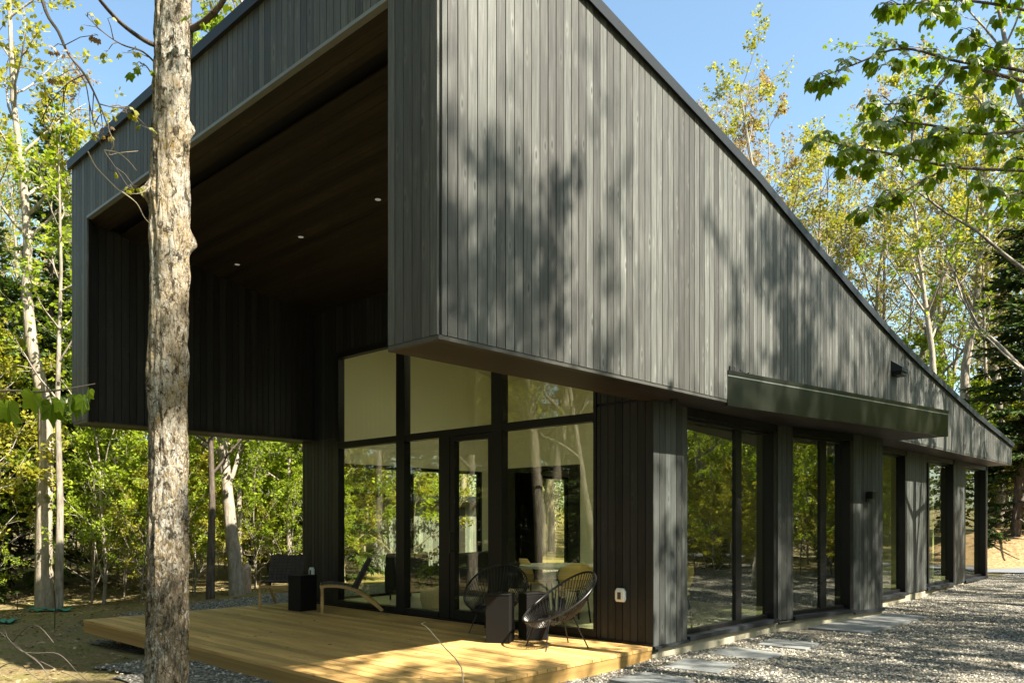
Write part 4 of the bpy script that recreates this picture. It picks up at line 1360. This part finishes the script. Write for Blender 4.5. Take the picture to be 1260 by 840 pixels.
def mirror_tree(name, label, px, d, stems, rad, wood, sd, lm='leaf_gr', per=8):
    root = thing(name, label, 'tree', mirrored(px, d))
    for q, pts in enumerate(stems):
        P_ = [Vector((-s_ * SU, -s_ * CU, zz)) for s_, zz in pts]
        mk = make_hardwood(sd + q, pts[-1][1], rad, wood, lm, .11, per, path=P_, start=.5, nl=10, spread=.22)
        mk[0].build('trunk', MT[wood], root, True); mk[1].build('crown', MT[lm], root, attr=True)


mirror_tree('twin_trunk_tree', 'pale tree with two stems spreading in a V, mirrored in the largest pane', 668, 20.5,
            [[(-.05, -.4), (-.08, .6), (-.15, 2), (-.3, 4), (-.45, 6), (-.4, 8), (-.5, 13)], [(.1, -.4), (.08, .5), (.2, 2), (.42, 4), (.7, 6), (.95, 8), (1.4, 13)]], .20, 'bark_pale', 201)
mirror_tree('leaning_tree', 'thin leaning dry trunk mirrored at the right edge of the largest pane', 728, 20, [[(.1, -.4), (0, 1), (-.3, 3), (-.75, 6), (-1.0, 10)]], .13, 'bark_pale', 211, per=2)
mirror_tree('brown_tree', 'slim brown trunk mirrored in the glass of the door', 578, 21, [[(.0, -.4), (0, 1), (-.03, 3), (.05, 6), (.0, 11)]], .16, 'bark_grey', 221)
mirror_tree('brown_tree', 'slim trunk mirrored in the pane behind the pale lounge chair', 461, 21, [[(.0, -.4), (0, 1), (.03, 3), (.0, 6), (.1, 11)]], .15, 'bark_grey', 231)
mirror_tree('birch_tree', 'very thin pale trunk mirrored in the left edge of the door glass', 560, 23, [[(.0, -.4), (0, 1), (.03, 3), (.0, 6), (.1, 9)]], .06, 'bark_pale', 241, per=4)

# --- the near trunk in front of the deck
HB = Vector((-4.93, 1.06, 0)); HB.z = hgt(HB.x, HB.y)
hero = thing('lichen_tree', 'thick rough trunk crusted with pale lichen in front of the deck', 'tree', HB)
side = lambda s, zz: Vector((s * SU, -s * CU, zz))
ctr = [(-.4, -.06), (0, -.03), (.6, -.01), (1.4, 0), (2.2, .0), (3.0, .0), (3.6, .01), (4.2, .015), (5.0, .03), (6, .05), (7.5, .02), (9, .06), (11, .0), (13, .1)]
zc = [c[0] for c in ctr]; sc = [c[1] for c in ctr]
g = G(); rings = []
zs = np.concatenate([np.arange(-.4, 6.2, .022), np.arange(6.2, 13, .3)])
NA = 84
va = np.linspace(0, 2 * np.pi, NA + 1)[:-1]
vdir = math.atan2(-SU * 0 - 1.0, -1.0)
camdir = math.atan2(CY - HB.y, CX - HB.x)               # direction of the viewer in plan
# (height, angle from the viewer's right, size, how far it sticks out)
burls = [(4.05, camdir - 1.55, .065, .075), (3.75, camdir - 1.3, .14, .008), (3.72, camdir + 1.6, .075, .06), (3.9, camdir + 1.0, .2, .010), (2.6, camdir - 1.4, .2, .008), (4.55, camdir + 1.3, .05, .035), (1.2, camdir + .4, .3, .010)]
for zz in zs:
    w = 1 + .25 * math.exp(-(zz + .35) / .25) if zz < 2 else 1
    base = float(np.interp(zz, [-.4, 1, 3, 5, 7, 13], [.142, .131, .123, .115, .105, .02])) * w
    cs = float(np.interp(zz, zc, sc)); cc = side(cs, zz)
    ring = []
    for a in va:
        ca, sa = math.cos(a), math.sin(a)
        q = Vector((ca * 2.6, sa * 2.6, zz * 1.5))
        f = mnoise.fractal(q, 1.0, 2.0, 2) * .013
        f += abs(mnoise.noise(Vector((ca * 6.5, sa * 6.5, zz * 3.2)))) * .032
        f += mnoise.noise(Vector((ca * 11, sa * 11, zz * 11))) * .007
        for bz, ba, bs, bh in burls:
            da = math.atan2(math.sin(a - ba), math.cos(a - ba)) * .15
            e2 = (da * da + (zz - bz) ** 2) / (bs * bs)
            if e2 < 6: f += bh * math.exp(-e2) * (1 + .35 * mnoise.noise(Vector((ca * 9, sa * 9, zz * 14))))
        rr = base + f if zz < 6.3 else base
        ring.append((cc.x + rr * ca, cc.y + rr * sa, zz))
    rings.append(ring)
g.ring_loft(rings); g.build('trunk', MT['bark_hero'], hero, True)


def limb(root, pts, r0, r1, mat='bark_brown', name='limb', k=7, leaf=None):
    g = G(); n = len(pts)
    # rounded interpolation of the control points
    P_ = []
    for a in range(n - 1):
        p0, p1, p2, p3 = pts[max(0, a - 1)], pts[a], pts[a + 1], pts[min(n - 1, a + 2)]
        for q in range(5):
            t_ = q / 5
            P_.append(.5 * ((2 * p1) + (p2 - p0) * t_ + (2 * p0 - 5 * p1 + 4 * p2 - p3) * t_ ** 2 + (3 * p1 - p0 - 3 * p2 + p3) * t_ ** 3))
    P_.append(pts[-1])
    m = len(P_)
    g.tube(P_, [r0 + (r1 - r0) * q / (m - 1) for q in range(m)], k)
    if leaf: leafy(root, P_, *leaf[0], gt=g, **leaf[1])
    return g.build(name, MT[mat], root, True), P_


LOBES = [(0, 1.0), (12, .74), (27, .62), (40, .78), (52, .90), (66, .72), (84, .60), (100, .66), (116, .64), (135, .50), (158, .40), (180, .12)]


WID = .56


def maple_leaf(g, c, d, nrm, s, r, rnd_):
    d = d.normalized(); sd = d.cross(nrm).normalized(); nn = sd.cross(d)
    out = [(a, q) for a, q in LOBES] + [(-a, q) for a, q in LOBES[-2:0:-1]]
    ctr_ = c + d * s * .42
    V = [ctr_]
    for a, q in out:
        x, y = math.sin(R(a)) * q * WID * s, math.cos(R(a)) * q * .60 * s
        fold = -abs(x) * .55 - max(0, y) ** 2 / s * .9 + max(0, -y) * .1 + r.uniform(-.02, .02) * s
        V.append(ctr_ + d * y + sd * x + nn * fold)
    n = len(out)
    g.add([tuple(v) for v in V], [(0, 1 + k, 1 + (k + 1) % n) for k in range(n)], rnd_)


def leafy(root, line, n, size, r, spread, mat='leaf_maple', name='foliage', start=.1, clump=4, gt=None):
    """clumps of drooping maple leaves along a branch"""
    g = G()
    for k in range(n):
        t_ = start + (1 - start) * (k + r.random()) / n
        a = min(len(line) - 2, int(t_ * (len(line) - 1)))
        p = line[a]; ax = (line[a + 1] - line[a]).normalized()
        q = p + (rvec(r) * spread * (1.1 - .6 * t_) + ax * spread * .7); q.z -= abs(r.gauss(0, spread * .25))
        if k >= n - 2: q = line[-1] + rvec(r) * .02
        gt.tube([p, p.lerp(q, .5) + UP * .02, q], [.004, .003, .002], 4, cap=False)
        for m in range(clump + r.randint(-1, 1)):
            az = r.uniform(0, 6.283)
            d = Vector((math.cos(az), math.sin(az), -r.uniform(.25, 1.3)))
            nr = Vector((math.cos(az) * .8, math.sin(az) * .8, 1)) + rvec(r) * .3
            st = q + Vector((math.cos(az), math.sin(az), .1)) * r.uniform(.015, .05)
            gt.tube([q, st], [.0016, .0012], 3, cap=False)
            maple_leaf(g, st, d, nr, size * r.uniform(.65, 1.2), r, r.random())
    return g.build(name, MT[mat], root, attr=True)


r = random.Random(77)
L = lambda px, py, d: at_depth(px, py, d) - HB
_, ln = limb(hero, [L(232, 38, 6.0), L(252, 26, 5.9), L(275, 0, 5.8), L(300, -60, 5.7), L(330, -150, 5.6)], .028, .012, leaf=((7, .075, r, .14,), dict(start=.3, clump=3)))
_, ln = limb(hero, [L(205, 60, 6.0), L(178, 50, 5.8), L(140, 20, 5.5), L(105, -30, 5.2), L(80, -120, 5.0)], .02, .006)
_, ln2 = limb(hero, [L(195, 82, 6.0), L(176, 64, 5.9), L(150, 55, 5.7), L(125, 38, 5.6), L(105, 18, 5.5)], .008, .002, 'twig', leaf=((8, .06, r, .12,), dict(mat='leaf_yg', clump=2, start=.15)))
_, ln2 = limb(hero, [L(192, 100, 6.0), L(182, 84, 5.85), L(178, 80, 5.8), L(172, 78, 5.8)], .006, .002, 'twig', leaf=((3, .085, r, .05,), dict(mat='leaf_maple', clump=3, start=.4)))
# the hanging, partly dead branch from above on the left
_, ln = limb(hero, [L(30, -130, 5.0), L(52, 0, 5.0), L(72, 40, 5.0), L(84, 66, 5.0), L(104, 92, 5.0), L(122, 128, 5.05), L(134, 160, 5.1)], .012, .004, 'twig', leaf=((7, .05, r, .16,), dict(mat='leaf_red', clump=2, start=.35)))
for pts_ in ([(84, 66), (104, 100), (110, 128), (118, 160), (128, 185), (142, 206), (160, 234)],
             [(134, 160), (140, 178), (134, 190), (148, 188), (170, 186)], [(128, 185), (145, 188), (158, 198), (168, 210)],
             [(108, 186), (118, 205), (134, 222), (150, 236), (172, 238), (184, 230), (192, 226)], [(150, 236), (168, 250), (178, 268), (192, 282)],
             [(104, 92), (82, 104), (60, 130), (50, 150)], [(122, 128), (138, 132), (150, 134), (156, 140)]):
    pale = pts_[0][1] > 150
    _, ln = limb(hero, [L(a, b, 5.05 + .04 * k) for k, (a, b) in enumerate(pts_)], .0045, .0015, 'twig_pale' if pale else 'twig', 'twig', 5, leaf=None if pale else ((6, .055, r, .09,), dict(mat='leaf_yg', clump=2, start=.3)))
# crown of the near tree, above the picture
gl = G(); gw = G(); rg = np.random.default_rng(9); C, D = [], []
for k in range(20):
    zz = 6.3 + k * .33; az = k * 2.4; LL = 2.6 * (1 - (zz - 6.3) / 9)
    p = side(float(np.interp(zz, zc, sc)), zz)
    pl = poly(r, p, Vector((math.cos(az), math.sin(az), .5)), LL, 6, .1, .03)
    gw.tube(pl, [.03 * (1 - q / 7) + .004 for q in range(7)], 5)
    for q in range(34):
        a = r.randint(1, 5); c = pl[a].lerp(pl[a + 1], r.random()) + rvec(r) * .28
        C.append(tuple(c)); D.append(tuple((c - pl[a]).normalized()))
leaves(gl, np.array(C), np.array(D), .11, rg)
gl.build('crown', MT['leaf_gr'], hero, attr=True); gw.build('branches', MT['bark_brown'], hero, True)

# --- maple outside the picture on the right whose branches hang into view
RB = at_depth(1560, 640, 5.6); RB.z = hgt(RB.x, RB.y)
mp = thing('maple_tree', 'maple whose fresh green leafy branches hang into the upper right corner', 'tree', RB)
g = G(); g.tube([(0, 0, -.3), (0.05, 0, 2), (-.03, .02, 4.5), (0, 0, 8)], [.14, .12, .10, .05], 12); g.build('trunk', MT['bark_grey'], mp, True)
L = lambda px, py, d: at_depth(px, py, d) - RB
BR = [([(1560, 190, 5.6), (1400, 130, 5.3), (1260, 88, 5.0), (1180, 76, 4.9), (1110, 60, 4.8), (1050, 80, 4.8), (1008, 96, 4.8)], 15, .10, .11, .42),
      ([(1560, 240, 5.6), (1420, 215, 5.3), (1260, 210, 5.0), (1170, 205, 4.9), (1090, 188, 4.9), (1050, 182, 4.9), (1010, 172, 4.9)], 17, .095, .11, .4),
      ([(1560, 150, 5.6), (1420, 70, 5.2), (1290, 20, 4.9), (1180, 0, 4.8), (1120, 5, 4.8), (1095, 6, 4.8)], 13, .10, .11, .45),
      ([(1560, 210, 5.6), (1420, 180, 5.0), (1300, 160, 4.6), (1210, 165, 4.5), (1150, 155, 4.5), (1110, 150, 4.5), (1075, 150, 4.5)], 17, .105, .11, .4),
      ([(1300, 110, 5.0), (1240, 95, 4.9), (1180, 84, 4.9), (1140, 120, 4.9), (1100, 128, 4.9), (1066, 128, 4.9)], 12, .095, .11, .3),
      ([(1560, 270, 5.6), (1440, 250, 5.0), (1320, 215, 4.8), (1250, 150, 4.7), (1215, 130, 4.7)], 12, .10, .12, .5),
      ([(1170, 205, 4.9), (1130, 225, 4.9), (1100, 245, 4.9), (1062, 262, 4.9)], 6, .09, .08, .5),
      ([(1300, 215, 5.0), (1270, 230, 4.9), (1240, 240, 4.8), (1215, 235, 4.8)], 7, .10, .11, .2),
      ([(1420, 215, 5.3), (1330, 60, 5.0), (1270, 60, 4.9), (1225, 60, 4.9), (1190, 45, 4.9)], 9, .10, .11, .5)]
for pts_, n, sz, sp, st in BR:
    _, ln = limb(mp, [L(*p) for p in pts_], .014 if len(pts_) > 5 else .007, .003, 'bark_brown', 'branch', leaf=((n, sz * .92, r, sp * .75,), dict(start=st, clump=5)))
# finer-leaved tree higher and farther right
p = at_depth(1375, 640, 13.5)
plant(GREEN[1], p.x, p.y, 'tree with small dark leaves against the sky in the top right corner', 'tree', None, 1.05, rz=1.0)

# --- leafy sprig entering at the left edge
SB = at_depth(-150, 640, 2.9); SB.z = hgt(SB.x, SB.y)
sp_ = thing('maple_sapling', 'maple sapling whose drooping leafy twig reaches in at the left edge', 'sapling', SB)
L = lambda px, py, d: at_depth(px, py, d) - SB
_, ln0 = limb(sp_, [Vector((0, 0, -.2)), Vector((.02, .02, .9)), L(-150, 500, 2.9), L(-140, 380, 2.9)], .014, .008, 'bark_brown', 'stem')
_, ln = limb(sp_, [L(-148, 520, 2.9), L(-70, 492, 2.8), L(0, 481, 2.75), L(50, 482, 2.7), L(90, 477, 2.7), L(117, 472, 2.7)], .006, .0018, 'twig', 'twig')
g = G()
for px, py, s, az in ((112, 473, .05, -.9), (96, 477, .09, -.2), (100, 478, .075, .5), (88, 478, .085, -1.0), (62, 482, .10, .2), (55, 482, .085, -.9), (70, 482, .07, 1.2), (36, 468, .10, 2.5), (14, 482, .11, -.4), (2, 484, .09, .9), (-10, 486, .1, 0), (-40, 488, .11, .4)):
    c = L(px, py, 2.7)
    d = Vector((math.sin(az) * SU * .4, -math.sin(az) * CU * .4, -1.0))
    nr = Vector((-CU + math.sin(az) * .9, -SU, .35)) + rvec(r) * .6
    WID = .40
    maple_leaf(g, c, d, nr, s * 1.2, r, r.uniform(.1, 1))
g.build('foliage', MT['leaf_maple'], sp_, attr=True)

# --- bare twigs at the bottom
b0 = on_z(-60, 905, -.35)
tw = thing('bare_shrub', 'leafless brown twigs arching over the grass in the lower left corner', 'shrub', b0)
L = lambda px, py, d: at_depth(px, py, d) - b0
d0 = (b0 - Vector((CX, CY, 0))).dot(Vector((CU, SU, 0)))
for pts_ in ([(-60, 905), (-30, 760), (-5, 700), (6, 655), (10, 642)], [(-60, 905), (-20, 780), (15, 790), (30, 802), (60, 818), (112, 842)], [(-20, 780), (4, 775), (10, 785), (26, 800), (44, 803), (72, 804), (95, 826), (112, 842)],
             [(-60, 905), (-10, 830), (20, 815), (40, 830), (60, 842)], [(30, 802), (48, 815), (58, 830), (62, 842)], [(15, 790), (35, 770), (50, 772), (66, 790)]):
    limb(tw, [L(a, b, d0 - .05 * k) for k, (a, b) in enumerate(pts_)], .006, .002, 'twig', 'twig', 5)
b0 = on_z(575, 960, -.22)
tw = thing('bare_twig', 'single thin pale twig rising before the deck edge at the bottom', 'twig', b0)
L = lambda px, py, d: at_depth(px, py, d) - b0
d0 = (b0 - Vector((CX, CY, 0))).dot(Vector((CU, SU, 0)))
limb(tw, [Vector((0, 0, -.05)), L(570, 840, d0), L(564, 815, d0), L(548, 797, d0), L(534, 781, d0), L(524, 770, d0), L(518, 767, d0), L(524, 765, d0)], .005, .002, 'twig_pale', 'stem', 5)

# potted plant leaves
r_, st = PLANT
g = G(); rg = np.random.default_rng(2)
C = np.concatenate([np.array(tuple(e_)) * f_ + np.array((0, 0, .12 * (1 - f_))) + rg.normal(0, .05, (12, 3)) for e_ in st for f_ in (.7, .95)])
leaves(g, C, rg.normal(0, 1, C.shape), .08, rg); g.build('foliage', MT['leaf_gr'], r_, attr=True)

# --- shed and rail behind the house, stakes and sheet on the ground
sh = thing('shed', 'grey clad shed with a flat dark roof seen through the living room', 'shed', (8.8, 15.6, hgt(8.8, 15.6)), 0)
g = G(); boards_local = [(-2.4, 2.4)]
for k in range(24): g.box(-2.4 + k * .2 + .004, -2.4 + (k + 1) * .2 - .004, -1.3, -1.27, 0, 2.15)
g.box(-2.4, 2.4, -1.268, 1.3, 0, 2.15); g.build('wall', MT['shed'], sh)
g = G(); g.box(-2.8, 2.8, -1.7, 1.6, 2.16, 2.36); g.build('roof', MT['trim'], sh)
g = G(); g.box(.9, 1.8, -1.31, -1.302, 0, 2.0); g.build('door', MT['int_black'], sh)
p = at_depth(365, 640, 23.5)
rl = thing('wooden_rail', 'new pine slatted rail half hidden behind the far porch column', 'rail', (p.x, p.y, hgt(p.x, p.y)), R(20))
g = G()
for k in range(8): g.box(-.9, .9, -.02, .02, .22 + k * .11, .29 + k * .11)
g.build('slats', MT['fence_wood'], rl)
for x in (-.9, 0, .9):
    g = G(); g.box(x - .045, x + .045, .021, .11, -.2, 1.14); g.build('post', MT['fence_wood'], rl)
for px, py, h_, lab in ((67, 775, .62, 'thin dark stake standing in the litter near the deck corner'), (21, 752, .35, 'short thin stake at the left edge of the clearing')):
    q = on_z(px, py, -.38); q.z = hgt(q.x, q.y)
    g = G(); g.tube([(0, 0, -.1), (.01, 0, h_ * .5), (0, .01, h_)], .008, 6)
    o = g.build('stake', MT['stake'], None); o.location = q; tag(o, lab, 'stake')
for px, py, lx, lab in ((62, 753, .85, 'strip of teal plastic sheet lying at the edge of the woods, longer piece'), (6, 768, .4, 'scrap of teal plastic sheet at the left edge of the clearing')):
    q = on_z(px, py, -.36); q.z = hgt(q.x, q.y) + .02
    g = G(); n_ = 12
    top = [[(-lx / 2 + lx * k / n_, .14 * w_ + .03 * math.sin(k), .03 + .025 * math.sin(k * 1.7 + w_ * 2)) for k in range(n_ + 1)] for w_ in (-1, -.3, .4, 1)]
    g.ring_loft(top, closed=False)
    o = g.build('plastic_sheet', MT['teal'], None, True); o.location = q; o.rotation_euler = (0, 0, -(math.pi / 2 - YAW)); tag(o, lab, 'plastic sheet')
    md = o.modifiers.new('thickness', 'SOLIDIFY'); md.thickness = .008

for pr in MAPLE + GREEN + PALE + BUDS + SAPL + FIR + YFIR + BARE:      # kinds nothing was planted of
    if not pr['used']:
        for ch in list(pr['root'].children): bpy.data.objects.remove(ch)
        bpy.data.objects.remove(pr['root'])
# ------------------------------------------------------------------ LIGHT, SKY, CAMERA
SUN = Vector((.16, -1.0, 1.14)).normalized()
EL = math.asin(SUN.z)
w = bpy.data.worlds.new('World'); scene.world = w; w.use_nodes = True
nt = w.node_tree; nt.nodes.clear()
sky = nt.nodes.new('ShaderNodeTexSky'); sky.sky_type = 'NISHITA'; sky.sun_disc = False
sky.sun_elevation = EL; sky.sun_rotation = math.atan2(SUN.x, SUN.y)
sky.air_density = 1.0; sky.dust_density = 1.8; sky.ozone_density = .35
bg = nt.nodes.new('ShaderNodeBackground'); bg.inputs[1].default_value = .086
wo = nt.nodes.new('ShaderNodeOutputWorld')
tn = nt.nodes.new('ShaderNodeMix'); tn.data_type = 'RGBA'; tn.blend_type = 'MULTIPLY'; tn.inputs[0].default_value = 1; tn.inputs[7].default_value = (.84, .95, .90, 1)
nt.links.new(sky.outputs[0], tn.inputs[6]); nt.links.new(tn.outputs[2], bg.inputs[0]); nt.links.new(bg.outputs[0], wo.inputs[0])
sl = bpy.data.lights.new('sun', 'SUN'); sl.energy = 5.0; sl.angle = R(.55); sl.color = (1, .91, .75)
so = bpy.data.objects.new('sun', sl); COL.objects.link(so)
so.rotation_euler = (-SUN).to_track_quat('-Z', 'Y').to_euler(); so.location = (0, -20, 30)

cam = bpy.data.cameras.new('camera'); co = bpy.data.objects.new('camera', cam); COL.objects.link(co)
co.location = (CX, CY, CAMZ)
co.rotation_euler = (R(90), 0, YAW - R(90))
cam.sensor_fit = 'HORIZONTAL'; cam.sensor_width = 36; cam.lens = F / 1260 * 36
cam.shift_y = 220 / 1260; cam.clip_start = .05; cam.clip_end = 2000
scene.camera = co
vs_ = scene.view_settings
vs_.view_transform = 'Standard'; vs_.look = 'None'; vs_.gamma = 1; vs_.exposure = 2.05; vs_.use_curve_mapping = False
scene.render.engine = 'CYCLES'
cy = scene.cycles
cy.use_denoising = True; cy.max_bounces = 9; cy.diffuse_bounces = 5; cy.glossy_bounces = 4; cy.transmission_bounces = 6; cy.transparent_max_bounces = 16
cy.caustics_reflective = False; cy.caustics_refractive = False; cy.sample_clamp_indirect = 6
